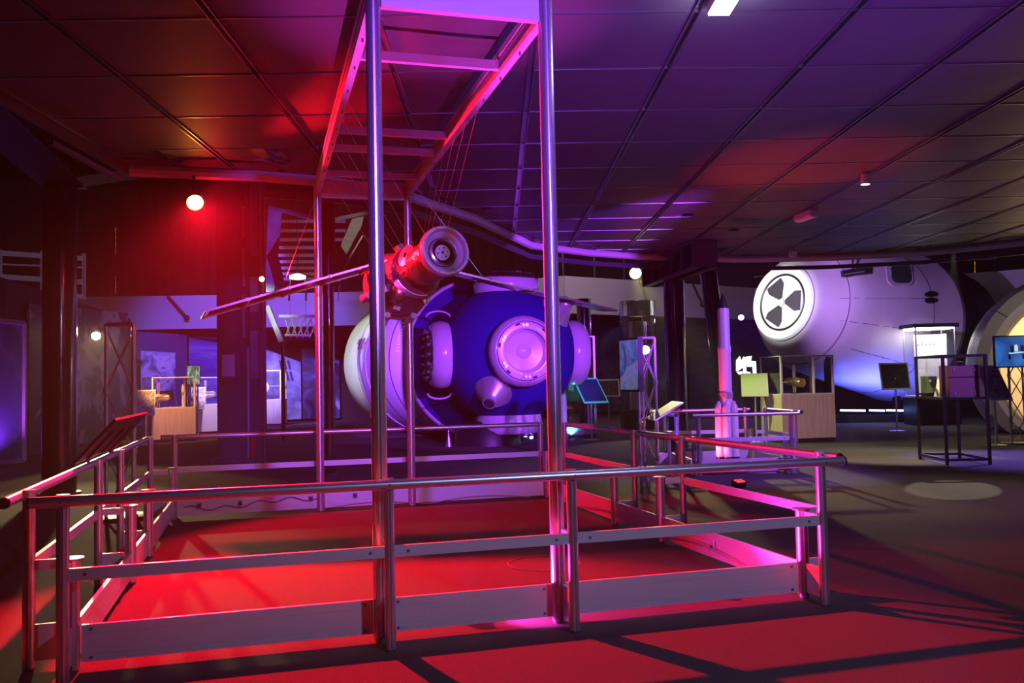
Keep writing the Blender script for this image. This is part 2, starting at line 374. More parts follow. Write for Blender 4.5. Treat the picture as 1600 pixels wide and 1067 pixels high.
# =================================================================== GUARDRAILS AND GANTRY
TH = math.radians(14.9); FA = V(-.74, 5.47, 0); FU = V(math.cos(TH), math.sin(TH), 0); FV = V(-math.sin(TH), math.cos(TH), 0)
def W(u, v, z=0): return FA + FU*u + FV*v + V(0, 0, z)
HR = 0.97
def guardrail(label, A, D, N, length, stations, ends, rail0, rail1, r0, posts_short=(), inner=True, capcol=BLK, group=None, boards=None, sc=1.0, cables=None):
    """A origin of inner line, D along, N outward. stations: outer post positions."""
    root = thing('guardrail', label, 'railing', A, 0, group)
    off = 0.24
    def at(s, o, z): return A + D*s + N*o + V(0, 0, z)
    h = MB().cyl(at(rail0, off+.045, HR), at(rail1, off+.045, HR), .030, n=18).build('handrail', ALU, root, True)
    for s_, k in ((rail0, -1), (rail1, 1)): MB().cyl(at(s_, off+.045, HR), at(s_+k*.012, off+.045, HR), .0315, n=18).build('end_cap', BLK, h, True)
    for s in stations:
        pst = slot_post(MB(), at(s, off, .012), HR+.008, .033, math.atan2(D.y, D.x)).build('post', ALU, root, True)
        MB().cyl(at(s, off, HR+.02), at(s, off, HR+.032), .034, n=16).build('post_cap', ALU, pst, True)
        MB().cyl(at(s, off, 0), at(s, off, .014), .028, n=14).build('foot', BOLT, pst, True)
        # bracket plates back to the inner line
        MB().bar(at(s, .052, .15), at(s, off-.03, .15), .02, .2).build('bracket_plate', ALUB, root)
        MB().bar(at(s, .052, .58), at(s, off-.03, .58), .024, .055).build('link_bar', ALUB, root)
        MB().cyl(at(s, off+.070, HR), at(s, off+.078, HR), .007, n=8).build('rail_bolt', BOLT, h)
    for a, b in zip(stations, stations[1:]):
        m = MB().bar(at(a+.03, off, .575), at(b-.03, off, .575), .026, .066).build('mid_rail', ALUB, root)
        for q in (a+.11, b-.11): MB().cyl(at(q, off+.012, .575), at(q, off+.019, .575), .009, n=8).build('bolt', BOLT, m)
    for a, b in (boards or zip(stations, stations[1:])):
        kb = MB()
        for z0, z1, th in ((.045, .083, .024), (.083, .087, .016), (.087, .196, .024), (.196, .2, .016), (.2, .25, .024)):
            kb.bar(at(a+.05, 0, (z0+z1)/2), at(b-.05, 0, (z0+z1)/2), th, z1-z0)
        kb = kb.build('kick_board', ALUB, root)
        for q in (a+.1, b-.1):
            for z in (.068, .225): MB().cyl(at(q, .010, z), at(q, .019, z), .009, n=8).build('bolt', BOLT, kb)
    for s in posts_short:
        sp = slot_post(MB(), at(s, 0, .012), .6, .042, math.atan2(D.y, D.x)).build('inner_post', ALU, root, True)
        MB().cyl(at(s, 0, .612), at(s, 0, .624), .062, n=20).build('post_cap', mat('cap_grey', (.3, .3, .32), .4, .5), sp, True)
        MB().cyl(at(s, 0, 0), at(s, 0, .014), .034, n=14).build('foot', BOLT, sp, True)
    return root
TWR = 0.048
stF = [-1.72, 0.02, 1.16, 2.95]
guardrail('front guardrail of the hanging spacecraft enclosure with blue lit kick boards', W(0, 0), FU, -FV, 0, stF, None, -1.87, 3.10, .03, (-1.72, 2.95), boards=[(-1.72, 0), (0, 1.14), (1.14, 2.95)])
guardrail('red lit side guardrail of the hanging spacecraft enclosure toward the rocket', W(2.95, 0), FV, FU, 0, [.10, 2.3, 3.44, 5.72], None, -.06, 5.8, .03, (2.3, 3.44), boards=[(0, 2.3), (2.3, 3.44), (3.44, 5.8)])
guardrail('side guardrail of the hanging spacecraft enclosure carrying a tilted dark panel', W(-1.72, 0), FV, -FU, 0, [.10, 2.3, 3.44, 5.72], None, -.22, 5.8, .03, (2.3, 3.44), boards=[(0, 2.3), (2.3, 3.44), (3.44, 5.8)])
guardrail('back guardrail of the hanging spacecraft enclosure with cables along its kick board', W(0, 5.8), FU, FV, 0, [-1.72, 0.02, 1.16, 2.95], None, -1.87, 3.0, .03, (-1.72, 2.95), boards=[(-1.72, 0), (0, 1.14), (1.14, 2.95)])
# gantry
gt = thing('display_gantry', 'tall aluminium gantry frame from which the spacecraft model hangs', 'frame', W(.57, 2.9))
GH = 4.15
for u in (0, 1.14):
    for v in (0, 5.8):
        pp = slot_post(MB(), W(u, v, .015), GH-.015, TWR, TH).build('gantry_post', ALU, gt, True)
        MB().cyl(W(u, v, 0), W(u, v, .018), .04, n=14).build('foot', BOLT, pp, True)
for u in (0, 1.14):
    sb = MB()
    s = 1 if u else -1
    for z0, z1, th in ((3.96, 4.0, .06), (4.0, 4.085, .045), (4.085, 4.1, .028), (4.1, 4.15, .06)): sb.bar(W(u, .05, (z0+z1)/2), W(u, 5.75, (z0+z1)/2), th, z1-z0)
    sb = sb.build('side_beam', ALUB, gt)
    for k in range(9): MB().cyl(W(u-s*.0, .6+.55*k, 3.935), W(u, .6+.55*k, 3.96), .007, n=8).build('hook', BOLT, sb)
for v in (0, 5.8):
    eb = MB()
    for z0, z1, th in ((3.93, 3.965, .06), (3.965, 4.14, .05), (4.14, 4.15, .06)): eb.bar(W(.05, v, (z0+z1)/2), W(1.09, v, (z0+z1)/2), th, z1-z0)
    eb.build('end_beam', ALUB, gt)
for v in (1.1, 3.1, 3.77, 4.9):
    MB().bar(W(.03, v, 4.03), W(1.11, v, 4.03), .05, .07).build('cross_bar', ALUB, gt)

# rocket enclosure, a second small fence
RA = V(3.12, 14.15, 0); RT = math.radians(4); RU = V(math.cos(RT), math.sin(RT), 0); RV = V(-math.sin(RT), math.cos(RT), 0)
guardrail('front guardrail of the small enclosure around the rocket model', RA, RU, -RV, 0, [0.0, 1.5], None, -.1, 1.62, .03, (0.0, 1.5))
guardrail('back guardrail of the small enclosure behind the rocket model', RA+RV*1.6, RU, RV, 0, [0.0, 1.5], None, -.25, 1.6, .03, (0.0, 1.5))
guardrail('short side guardrail of the rocket enclosure beside the wooden case', RA+RU*1.5, RV, RU, 0, [.15, 1.45], None, .0, 1.6, .03, ())
guardrail('short side guardrail of the rocket enclosure carrying a white panel', RA, RV, -RU, 0, [.15, 1.45], None, .0, 1.6, .03, ())

# tilted panels on the rails
def rail_panel(name, label, c, D, N, wd, ht, tilt, face, back):
    """flat sign: centre c, long side D, tilted outward from N by tilt"""
    t = thing(name, label, 'sign', c)
    upv = (N*math.cos(tilt) + V(0, 0, 1)*math.sin(tilt)).normalized(); n = D.cross(upv).normalized()
    if n.z < 0: n = -n
    MB().prism([c+D*a*wd/2+upv*b*ht/2 for a, b in ((-1, -1), (1, -1), (1, 1), (-1, 1))], -n*.02).build('panel_board', back, t)
    MB().prism([c+D*a*wd*.47+upv*b*ht*.44+n*.001 for a, b in ((-1, -1), (1, -1), (1, 1), (-1, 1))], n*.003).build('panel_print', face, t)
    for a in (-.3, 0, .3):
        q = c+D*a*wd-n*.025; MB().bar(q-upv*ht*.42, q+upv*ht*.2, .03, .02, n).build('support_rib', BLKM, t)
    for a in (-.3, .3):
        q = c+D*a*wd-upv*ht*.4-n*.02; MB().cyl(q, V(q.x, q.y, HR+.03), .014, n=8).build('clamp', BOLT, t)
    return t
DPR = mural_mat('dark_print', [(.4, (.01, .01, .012)), (.6, (.03, .03, .04))], 6)
rail_panel('information_panel', 'tilted dark information panel clamped on the side guardrail', W(-1.88, 2.55, 1.19), FV, FU, 1.9, .42, math.radians(48), DPR, BLKM)
LPR = mural_mat('light_print', [(.42, (.75, .75, .72)), (.62, (.55, .55, .55))], 5, stretch=(1, 6, 6))
rail_panel('information_panel', 'tilted white information panel on the rocket enclosure guardrail', V(*P(1037, 641, 14.85)), V(0, 1, 0), V(1, 0, 0), .95, .55, math.radians(31), LPR, WHT)

# cables and sockets along the inner faces of the kick boards
def cable(label, pts, r=.006, col=(.05, .05, .055)):
    o = MB().tube(pts, r, 6).build('power_cable', mat('cable_%d' % int(col[0]*100), col, .5), None, True, pts[0]); return tag(o, label, 'cable')
cable('dark cable with plugs sagging along the back kick board', [W(-1.6 + 1.6*k/24, 5.765, .15 + .025*math.sin(k*1.1) - .03*math.sin(k*.26)) for k in range(25)])
cable('thin pale cable lying at the foot of the back kick board beside the gantry post', [W(.1 + 2.6*k/24, 5.74, .03 + .06*abs(math.sin(k*.24+.4))) for k in range(25)], .005, (.3, .3, .32))
cable('thin cable hanging along the inside of the red lit side kick board', [W(2.905, .5 + 4.9*k/40, .05 + .09*abs(math.sin(k*.19))) for k in range(41)], .005, (.2, .18, .2))
for lab, u, z, s in (('small cable junction box taped on back kick board near its corner', -1.42, .16, .05), ('cable clip square on the back kick board amid the sagging cable', -.95, .16, .045), ('dark plug box on the back kick board beside the gantry post', -.12, .17, .05), ('grey wall socket on back kick board with a plug', .42, .18, .05), ('long dark connector box on back kick board between gantry posts', .26+.55, .16, .09)):
    t = thing('socket_box', lab, 'socket', W(u, 5.775, z))
    MB().box(W(u, 5.768, z), (s, .028, .06), Matrix.Rotation(TH, 3, 'Z')).build('box_body', mat('socket_grey', (.15, .14, .16), .5), t); MB().box(W(u, 5.742, z), (s*.5, .025, .03), Matrix.Rotation(TH, 3, 'Z')).build('plug', BLK, t)
t = thing('socket_box', 'small socket on the red lit side kick board', 'socket', W(2.93, 1.25, .16)); MB().box(W(2.93, 1.25, .16), (.02, .05, .08)).build('box_body', mat('socket_pale', (.4, .35, .35), .5), t); MB().box(W(2.912, 1.25, .14), (.02, .025, .03)).build('plug', BLK, t)

# =================================================================== HANGING SPACECRAFT
COPPER = mat('copper_foil', (0.62, 0.40, 0.24), 0.28, 0.85, bump=(14, .5, .03))
BLANK = mat('thermal_blanket', (0.30, 0.20, 0.14), 0.38, 0.45, bump=(22, .8, .03))
PALEM = mat('pale_metal', (0.70, 0.66, 0.60), 0.30, 0.5)
GREYR = mat('grey_ring', (0.50, 0.48, 0.52), 0.40, 0.35)
f0 = P(695, 392, 8.05); f1 = P(617, 449, 9.35)
ax = (f0-f1).normalized(); L = (f0-f1).length
sp = thing('spacecraft_model', 'copper red spacecraft model hanging on wires inside the gantry', 'spacecraft', f1)
lat = V(0, 0, 1).cross(ax).normalized(); lat = lat if lat.x > 0 else -lat      # to the right
upx = lat.cross(ax).normalized(); upx = upx if upx.z > 0 else -upx
def SP(t, a=0.0, b=0.0): return f1 + ax*t + lat*a + upx*b
body = MB().lathe([(.20, -.04), (.335, -.02), (.345, .03), (.345, .12), (.325, .16), (.285, .30), (.275, .62), (.26, .66)], 40, f1, ax, cap0=True).build('service_module', BLANK, sp, True)
MB().lathe([(.348, .02), (.358, .03), (.358, .075), (.348, .085)], 40, f1, ax).build('rear_rim', mat('red_rim', (.6, .35, .25), .3, .5), body, True)
neck = MB().lathe([(.26, .66), (.21, .70), (.165, .76), (.16, .86), (.155, .90)], 36, f1, ax).build('transfer_neck', BLANK, sp, True)
fc = MB().lathe([(.155, .90), (.185, .915), (.20, .93), (.20, L-.22), (.19, L-.19), (.19, L-.10), (.225, L-.06)], 40, f1, ax).build('orbital_section', COPPER, sp, True)
dr = MB().lathe([(.225, L-.07), (.236, L-.05), (.236, L+.01), (.226, L+.03), (.205, L+.03), (.195, L+.005), (.19, L-.02), (.145, L-.05), (.14, L-.06)], 48, f1, ax).build('docking_ring', GREYR, sp, True)
cn = MB().lathe([(.135, L-.06), (.13, L-.02), (.115, L-.015), (.10, L-.07), (.085, L-.12)], 40, f1, ax).build('docking_cone', mat('chrome_cone', (.7, .68, .7), .15, .95), dr, True)
pl = MB().lathe([(.0005, L-.055), (.072, L-.055), (.074, L-.07)], 32, f1, ax).build('probe_plate', mat('probe_plate', (.5, .48, .5), .5, .3), cn, True)
for k in range(6):
    a = math.pi/3*k+.2; rr = .048; c = SP(L-.0545, rr*math.cos(a), rr*math.sin(a)); MB().cyl(c, c+ax*.004, .009 if k % 2 else .006, n=10).build('probe_hole', BLK, pl)
c = SP(L-.0545); MB().cyl(c, c+ax*.005, .013, n=12).build('probe_hole', BLK, pl)
for k in range(8):
    a = math.pi/4*k+.4; c = SP(L+.031, .216*math.cos(a), .216*math.sin(a)); MB().cyl(c, c+ax*.006, .006, n=8).build('latch', BOLT, dr)
for k, (t, a) in enumerate(((.2, 2.6), (.35, .6), (.42, 3.6), (.5, 5.2), (.25, 4.4), (.55, 2.0), (.3, 5.6), (.48, 4.1))):
    c = SP(t, .27*math.cos(a), .27*math.sin(a)); o = (lat*math.cos(a)+upx*math.sin(a))
    MB().box(c+o*.02, (.10, .07, .07), Matrix((ax, o, ax.cross(o))).transposed()).build('equipment_box', COPPER if k % 2 else PALEM, body)
for k in range(3):
    a = 3.5+k*.8; c = SP(.05, .36*math.cos(a), .36*math.sin(a)); MB().cyl(c-ax*.06, c+ax*.1, .05, .03, 14).build('thruster', PALEM, body, True)
c = SP(.62, -.18, -.20); MB().sphere(c, .09, 16, 10).build('gas_sphere', COPPER, body, True)
c = SP(.80, -.13, .12); MB().lathe([(.11, 0), (.115, .02), (.03, .03)], 24, c, -lat*.9+upx*.3+ax*.3).build('dish_antenna', PALEM, neck, True)
for k in range(5):
    t0 = .68+.03*k; MB().tube([SP(t0, .27*math.cos(q), .27*math.sin(q)) for q in [3.6+.12*i for i in range(12)]], .006, 5).build('pipe', PALEM, neck, True)
# solar wings with framed panels and straps
WCH = .34
WCELL = mat('solar_cells', (0.10, 0.05, 0.06), 0.25, 0.5, coat=.4)
WFR = mat('wing_frame', (0.45, 0.30, 0.30), 0.35, 0.7)
for sgn in (-1, 1):
    r0 = SP(.30, sgn*.20, .17)
    tip = P(318, 492, 8.55) if sgn < 0 else P(951, 485, 9.75)
    wd = (tip-r0).normalized(); span = (tip-r0).length
    wx = ax if sgn < 0 else (ax*1.0 - upx*.22).normalized()
    wg = MB()
    for cc in (-WCH/2, WCH/2): wg.bar(r0+wx*cc, r0+wd*span+wx*cc, .014, .02)
    wg.bar(r0+wd*span-wx*WCH/2, r0+wd*span+wx*WCH/2, .014, .02); wg.cyl(SP(.30, sgn*.12, .14), r0+wd*.2, .02, n=10)
    wg = wg.build('solar_wing', WFR, sp)
    for k in range(4):
        s0 = .18 + (span-.2)*k/4; s1 = s0 + (span-.2)/4 - .02; n_ = wd.cross(wx).normalized()
        MB().prism([r0+wd*s0-wx*WCH*.46, r0+wd*s1-wx*WCH*.46, r0+wd*s1+wx*WCH*.46, r0+wd*s0+wx*WCH*.46], n_*.008).build('solar_panel', WCELL, wg)
        MB().bar(r0+wd*(s0+.03)-wx*WCH*.52, r0+wd*(s0+.03)+wx*WCH*.52, .03, .035, n_).build('strap', mat('strap', (.65, .4, .35), .35, .6), wg)
# the model is 1.15 times larger than drafted above and hangs deeper in the gantry
KS = 1.15; sp.location = O + (f1-O)*KS; f1 = sp.location.copy()
def grow(o):
    for ch in o.children:
        ch.data.transform(Matrix.Scale(KS, 4)); grow(ch)
grow(sp)
def SP(t, a=0.0, b=0.0): return f1 + (ax*t + lat*a + upx*b)*KS
# suspension wires to the beams
for k, (u, v, q) in enumerate(((0, 2.4, SP(.95, -.1, .17)), (0, 2.9, SP(.7, -.1, .17)), (0, 3.4, SP(.5, -.15, .25)), (0, 4.4, SP(.1, -.2, .28)), (0, 5.0, SP(.3, -.9, .06)), (1.14, 1.9, SP(1.25, .1, .2)), (1.14, 2.4, SP(.95, .1, .17)), (1.14, 2.9, SP(.7, .1, .17)), (1.14, 3.4, SP(.5, .15, .25)), (1.14, 4.0, SP(.3, .2, .28)), (1.14, 5.1, SP(.3, .9, .06)), (0, 1.9, SP(1.25, -.1, .2)))):
    a = W(u, v, 3.95); MB().cyl(a, q, .0019, n=5).build('suspension_wire', mat('wire', (.6, .6, .62), .3, .8), sp)
a = W(0, 5.3, 3.95); q = SP(.3, -1.2, -.0); MB().cyl(a, q, .0019, n=5).build('suspension_wire', mat('wire', (.6, .6, .62), .3, .8), sp)

# =================================================================== STATION MODULE WITH BLUE SPHERE
ang = math.radians(24); MA = V(math.sin(ang), -math.cos(ang), 0)
DC = P(752, 560, 24.2); DC.z = 2.24; R1 = 2.20
ms = thing('station_module', 'white space station module with blue spherical docking hub and round ports', 'spacecraft', (DC.x, DC.y, 0))
HULL = mat('hull_white', (0.62, 0.60, 0.60), 0.5, noise=(.8, (.52, .5, .5), .4, .65))
SEAM = mat('seam_dark', (.05, .03, .05), .6)
hull = MB().lathe([(R1-.12, -.02), (R1, 0), (R1, -1.2), (R1, -3.7), (R1+.02, -3.72), (R1+.03, -6.3), (R1-.4, -7.2)], 72, DC, MA, cap1=True).build('hull', HULL, ms, True)
MB().lathe([(.001, .0), (R1-.10, .0), (R1-.10, -.05)], 72, DC, MA).build('bulkhead', BLUEF, ms, True)
rim = MB().lathe([(R1-.10, .01), (R1-.08, .05), (R1-.03, .05), (R1-.0, .0)], 72, DC, MA).build('rim', RINGW, ms, True)
x_, y_, z_ = frame_from(MA)
def HP(angd, t, r=R1): a = math.radians(angd); return DC + MA*t + x_*(r*math.cos(a)) + y_*(r*math.sin(a))
def side_ang(pxl):   # which sign of x_ is the viewer's left
    return 180 if x_.x > 0 else 0
SA = side_ang(0)
sg = 1 if SA == 180 else -1
for t in (-1.3, -2.5, -3.7, -4.6): MB().tube([HP(a, t, R1+.025) for a in range(0, 360, 6)], .012, 5, True).build('hull_seam', SEAM if t != -3.7 else RINGW, hull)
for r_ in range(3):
    for k in range(12): 
        c = HP(SA - sg*(30 - k*2.2), -.5-.18*r_, R1+.0); MB().box(c, (.035, .035, .035)).build('rivet', HULL, hull) if r_ < 2 else None
for r in ((-2.45,), (-2.75,)):
    MB().tube([HP(SA - sg*(40 - 3*k), r[0], R1+.012) for k in range(16)], .014, 5).build('marking_line', SEAM, hull)
MB().tube([HP(SA + sg*5, -2.35 - .05*k, R1+.012) for k in range(11)], .014, 5).build('marking_line', SEAM, hull)
for k in range(5):
    MB().tube([HP(SA - sg*(20 - 2.2*j), -4.15-.17*k, R1+.035) for j in range(3+k % 2*2)], .022, 5).build('lettering_stroke', mat('letter_red', (.12, .02, .04), .5), hull)
# hub sphere
HF = V(math.sin(math.radians(12)), -math.cos(math.radians(12)), 0)
HC = P(793, 556, 22.3); HC.z = 2.27; HR_ = 1.72
hub = MB().sphere(HC, HR_, 56, 32).build('docking_hub', BLUEF, ms, True)
MB().lathe([(1.25, 0), (1.35, -.6), (1.6, -1.9)], 48, HC - HF*1.1, HF).build('hub_neck', BLUEF, ms, True)
def port(d, hole=True, R=.84):
    d = Vector(d).normalized(); c = HC + d*(HR_-.28)
    rg = MB().lathe([(R-.10, 0), (R-.02, .12), (R, .28), (R-.03, .44), (R-.12, .54), (R-.28, .57), (R-.33, .56)], 56, c, d).build('docking_port', RINGW, ms, True)
    MB().lathe([(.001, .30), (R-.40, .36), (R-.33, .44), (R-.33, .56)], 48, c, d).build('port_dish', RINGW, rg, True)
    MB().tube([c+d*.571+frame_from(d)[0]*((R-.15)*math.cos(a))+frame_from(d)[1]*((R-.15)*math.sin(a)) for a in [2*math.pi*i/48 for i in range(48)]], .008, 5, True).build('port_seam', SEAM, rg)
    hb = MB().lathe([(.001, .40), (.10, .395), (.17, .36), (.18, .30)], 28, c - frame_from(d)[0]*.0, d).build('port_hub', RINGW, rg, True)
    X, Y, Z = frame_from(d)
    for k in range(6):
        a = math.pi/3*k+.55
        for da in (-.07, .07):
            q = c+d*.565+X*((R-.24)*math.cos(a+da))+Y*((R-.24)*math.sin(a+da)); MB().cyl(q, q+d*.03, .035, n=10).build('port_latch', ALU, rg, True)
        q = c+d*.565+X*((R-.20)*math.cos(a+.28))+Y*((R-.20)*math.sin(a+.28)); MB().box(q, (.10, .03, .05), Matrix((X*math.sin(a+.28)-Y*math.cos(a+.28), d, X*math.cos(a+.28)+Y*math.sin(a+.28))).transposed()).build('port_slot', SEAM, rg)
    return rg
HL = V(-HF.y, HF.x, 0)      # to the right
port(HF); port(-HL); port(HL); port((0, 0, 1)); port((0, 0, -1))
# dark ring opening with clamps on the left port
c = HC - HL*(HR_+.31)
for k in range(16):
    a = 2*math.pi*k/16; X, Y, Z = frame_from(-HL); q = c + X*(.60*math.cos(a))+Y*(.60*math.sin(a)); MB().cyl(q, q-HL*.07, .04, n=8).build('port_clamp', ALU, ms, True)
MB().lathe([(.001, -.06), (.52, -.05), (.53, .0)], 32, c, -HL).build('port_opening', BLK, ms, True)
# cone antenna low on the hub
cdv = (HF*.80 - HL*.42 - V(0, 0, .62)).normalized(); c = HC + cdv*(HR_-.12)
cone = MB().lathe([(.44, 0), (.47, .03), (.20, .42), (.18, .44), (.16, .52), (.13, .52)], 40, c, cdv).build('cone_antenna', mat('satin_aluminium', (.6, .58, .6), .3, .6), ms, True)
MB().lathe([(.001, .53), (.11, .53), (.13, .50)], 24, c, cdv).build('cone_cap', STEELD, cone, True)
cdv = (HF*.55 + HL*.66 + V(0, 0, .62)).normalized(); c = HC + cdv*(HR_-.12)
MB().lathe([(.44, 0), (.47, .03), (.20, .42), (.18, .44), (.16, .52), (.001, .52)], 40, c, cdv).build('cone_antenna', mat('satin_aluminium', (.6, .58, .6), .3, .6), ms, True)
# handrails between bulkhead and left port
for z in (.22, -.18):
    a = HC - HL*(HR_+.05) - HF*.25 + V(0, 0, z); MB().tube([a, a-HF*1.2-HL*.25], .02, 6).build('handrail', RINGW, ms, True)
for s in (1, -1):
    c = HC - HL*(HR_+.02) + V(0, 0, .95*s) - HF*.05; MB().tube([c+HL*(.3*math.cos(a))*1+V(0, 0, .14*math.sin(a)*s) for a in [math.pi*i/8 for i in range(9)]], .025, 6).build('grab_handle', RINGW, ms, True)
# black cradle
MB().lathe([(.85, 0), (.8, .35), (.6, .6)], 32, (HC.x-.55, HC.y+.1, 0), cap0=True, cap1=True).build('cradle_pedestal', BLK, ms, True)
MB().prism([V(DC.x-1.2, DC.y-.15, .0), V(DC.x+1.1, DC.y-.9, .0), V(DC.x+.7, DC.y-.5, .9), V(DC.x-.8, DC.y-.05, .9)], (0, .5, 0)).build('cradle_block', BLK, ms)
MB().cyl((HC.x-1.5, HC.y-.4, 0), (HC.x-1.5, HC.y-.4, .4), .09, .01, 14).build('cradle_foot', ALU, ms, True)

# =================================================================== WHITE CAPSULE MODULE ON THE RIGHT
q0 = P(1221, 472, 28.0); q1 = P(1392, 510, 30.7); CA = (q0-q1).normalized(); CL = (q0-q1).length
cm = thing('capsule_module', 'large pale violet spacecraft module with bright round hatch and small window', 'spacecraft', (q1.x, q1.y, 0))
CH = mat('capsule_skin', (0.60, 0.56, 0.60), 0.5, noise=(.6, (.5, .46, .5), .4, .65), bump=(9, .08, .02))
ch = MB().lathe([(2.62, -.75), (2.62, -.1), (2.58, 0), (2.45, 1.2), (2.10, CL-1.3), (1.92, CL-.95), (1.86, CL-.9), (1.55, CL-.45), (1.22, CL-.12)], 72, q1, CA).build('hull', CH, cm, True)
MB().lathe([(2.68, -.75), (2.68, -.12), (2.62, -.08)], 72, q1, CA).build('end_band', BLK, cm, True)
MB().lathe([(2.66, -.75), (2.4, -2.6), (.01, -2.6)], 72, q1, CA).build('aft_section', STEELD, cm, True)
hr = MB().lathe([(1.22, CL-.14), (1.24, CL-.05), (1.18, CL+.03), (.98, CL+.03), (.93, CL-.02), (.93, CL-.06)], 64, q1, CA).build('hatch_ring', mat('hatch_white', (.8, .8, .8), .35), cm, True)
hp = MB().lathe([(.001, CL-.05), (.84, CL-.05), (.87, CL-.03), (.93, CL-.05)], 64, q1, CA).build('hatch_plate', mat('hatch_white', (.8, .8, .8), .35), cm, True)
MB().tube([q1+CA*(CL-.03)+frame_from(CA)[0]*(.89*math.cos(a))+frame_from(CA)[1]*(.89*math.sin(a)) for a in [2*math.pi*i/48 for i in range(48)]], .035, 6, True).build('hatch_seal', BLK, hr)
X, Y, Z = frame_from(CA)
for k in range(3):
    base = 2*math.pi*k/3 + (0 if X.x > 0 else math.pi)
    pts = [(.16, -.42), (.16, .42), (.62, .55), (.80, .40), (.80, -.40), (.62, -.55)]
    poly = [q1+CA*(CL-.045)+X*(r*math.cos(base+a))+Y*(r*math.sin(base+a)) for r, a in pts]
    MB().prism(poly, CA*.05).build('hatch_vane', mat('vane_dark', (.06, .055, .07), .5), hp)
MB().lathe([(.001, CL+.03), (.10, CL+.03), (.12, CL-.04)], 24, q1, CA).build('hatch_hub', mat('hatch_white', (.8, .8, .8), .35), hp, True)
def prof_r(t): 
    pr = [(-.1, 2.62), (0, 2.58), (1.2, 2.45), (CL-1.3, 2.10), (CL-.95, 1.92), (CL-.9, 1.86), (CL-.45, 1.55), (CL-.12, 1.22)]
    for (a, ra), (b, rb) in zip(pr, pr[1:]):
        if t <= b: return ra + (rb-ra)*(t-a)/(b-a)
    return 1.2
def on_skin(px_, py_, grow=.02):
    """nearest point of the capsule skin seen through a pixel"""
    d = ray(px_, py_).normalized(); best = None; s = 20.0
    while s < 42:
        p = O + d*s; t = (p-q1).dot(CA); rad = (p-q1-CA*t).length
        if -.7 < t < CL-.1 and rad <= prof_r(t)+grow: best = p; break
        s += .02
    return best
def skin_plate(name, m, pts, parent, th=.05):
    ps = [on_skin(*p) for p in pts]
    if any(p is None for p in ps): return
    n = (sum((p for p in ps), V(0, 0, 0))/len(ps) - q1); n = (n-CA*n.dot(CA)).normalized()
    return MB().prism([p-n*.02 for p in ps], n*th).build(name, m, parent)
def rrect(cx, cy, w_, h_, r=.3, sk=0.0, n=5):
    out = []
    for sx, sy, a0 in ((1, -1, -90), (1, 1, 0), (-1, 1, 90), (-1, -1, 180)):
        for k in range(n):
            a = math.radians(a0 + 90*k/(n-1)); x = sx*(w_/2-r*w_) + r*w_*math.cos(a); y = sy*(h_/2-r*h_) + r*h_*math.sin(a); out.append((cx+x+sk*y, cy+y))
    return out
skin_plate('window_surround', CH, rrect(1405, 428, 40, 40, .3, .12), cm, .05)
skin_plate('window', mat('window_dark', (.03, .05, .05), .15), rrect(1407, 428, 30, 30, .28, .12), cm, .07)
for y in (459, 469): skin_plate('oval_port', BLK, rrect(1454.5, y+.5, 19, 9, .5), cm, .05)
for t in (CL-.92, 1.2):
    MB().tube([q1+CA*t+X*((prof_r(t)+.0)*math.cos(a))+Y*((prof_r(t)+.0)*math.sin(a)) for a in [2*math.pi*i/72 for i in range(72)]], .014, 5, True).build('hull_seam', SEAM, ch)
for y0, y1 in ((466, 466), (500, 520), (540, 580)):
    ps = [on_skin(x, y0+(y1-y0)*(x-1310)/150., .0) for x in range(1312, 1466, 8)]
    ps = [p for p in ps if p]
    if len(ps) > 3: MB().tube(ps, .012, 5).build('hull_seam', SEAM, ch)
# stand of the module
for px_, y0 in ((1292, 515), (1400, 600)):
    p = P(px_, y0, 27.6 if px_ < 1300 else 30); MB().bar(V(p.x, p.y, 0), p, .22, .2).build('stand_post', BLKM, cm)
MB().bar(V(*P(1300, 640, 29.0).xy, .12), V(*P(1480, 640, 28.4).xy, .12), .5, .24).build('stand_sill', BLKM, cm)
# bar lamp hanging in front of the hull
p = P(1333, 425, 26.5); t = thing('bar_lamp', 'black bar floodlight hanging from a rod before the capsule hull', 'lamp', p)
MB().bar(p+V(-.34, 0, -.05), p+V(.34, 0, .05), .18, .2).build('housing', BLKM, t); MB().bar(p+V(0, 0, .08), V(p.x, p.y, 11.5), .04, .04).build('rod', BLKM, t)
MB().bar(p+V(-.3, -.1, -.08), p+V(.3, -.1, .0), .02, .03).build('lens', ALU, t)
t['label'] = 'black bar floodlight hanging from a rod before the capsule hull'

# =================================================================== ROCKET MODEL
rc = RA + RU*.78 + RV*.72
rk = thing('rocket_model', 'tall white rocket model with black nose and six strapped boosters', 'rocket', rc)
pls = thing('rocket_plinth', 'low flat plinth under the rocket model inside its small enclosure', 'plinth', rc)
MB(True).box((0, 0, .03), (1.3, 1.3, .06)).build('plinth_top', ALUB, pls); MB(True).lathe([(.3, .06), (.3, .095), (.28, .10)], 32, cap0=True, cap1=True).build('plinth_disc', ALUB, pls, True)
rk.location.z = .10
RW = mat('rocket_white', (.72, .70, .70), .35)
RS = P(1140, 722, rc.y); 
MB(True).lathe([(.10, .1), (.115, .14), (.115, 1.0), (.105, 1.03), (.105, 1.10)], 32).build('first_stage', RW, rk, True)
MB(True).lathe([(.112, 1.10), (.118, 1.12), (.118, 1.19), (.112, 1.21)], 32).build('lattice_collar', mat('collar', (.45, .4, .4), .5, .3, bump=(60, 1.0, .02)), rk, True)
MB(True).lathe([(.105, 1.21), (.105, 1.88), (.112, 1.90), (.112, 1.97), (.100, 2.0), (.098, 2.60), (.09, 2.63)], 32).build('upper_stage', RW, rk, True)
MB(True).lathe([(.09, 2.63), (.085, 2.66), (.05, 2.78), (.001, 2.90)], 32).build('nose_cone', BLK, rk, True)
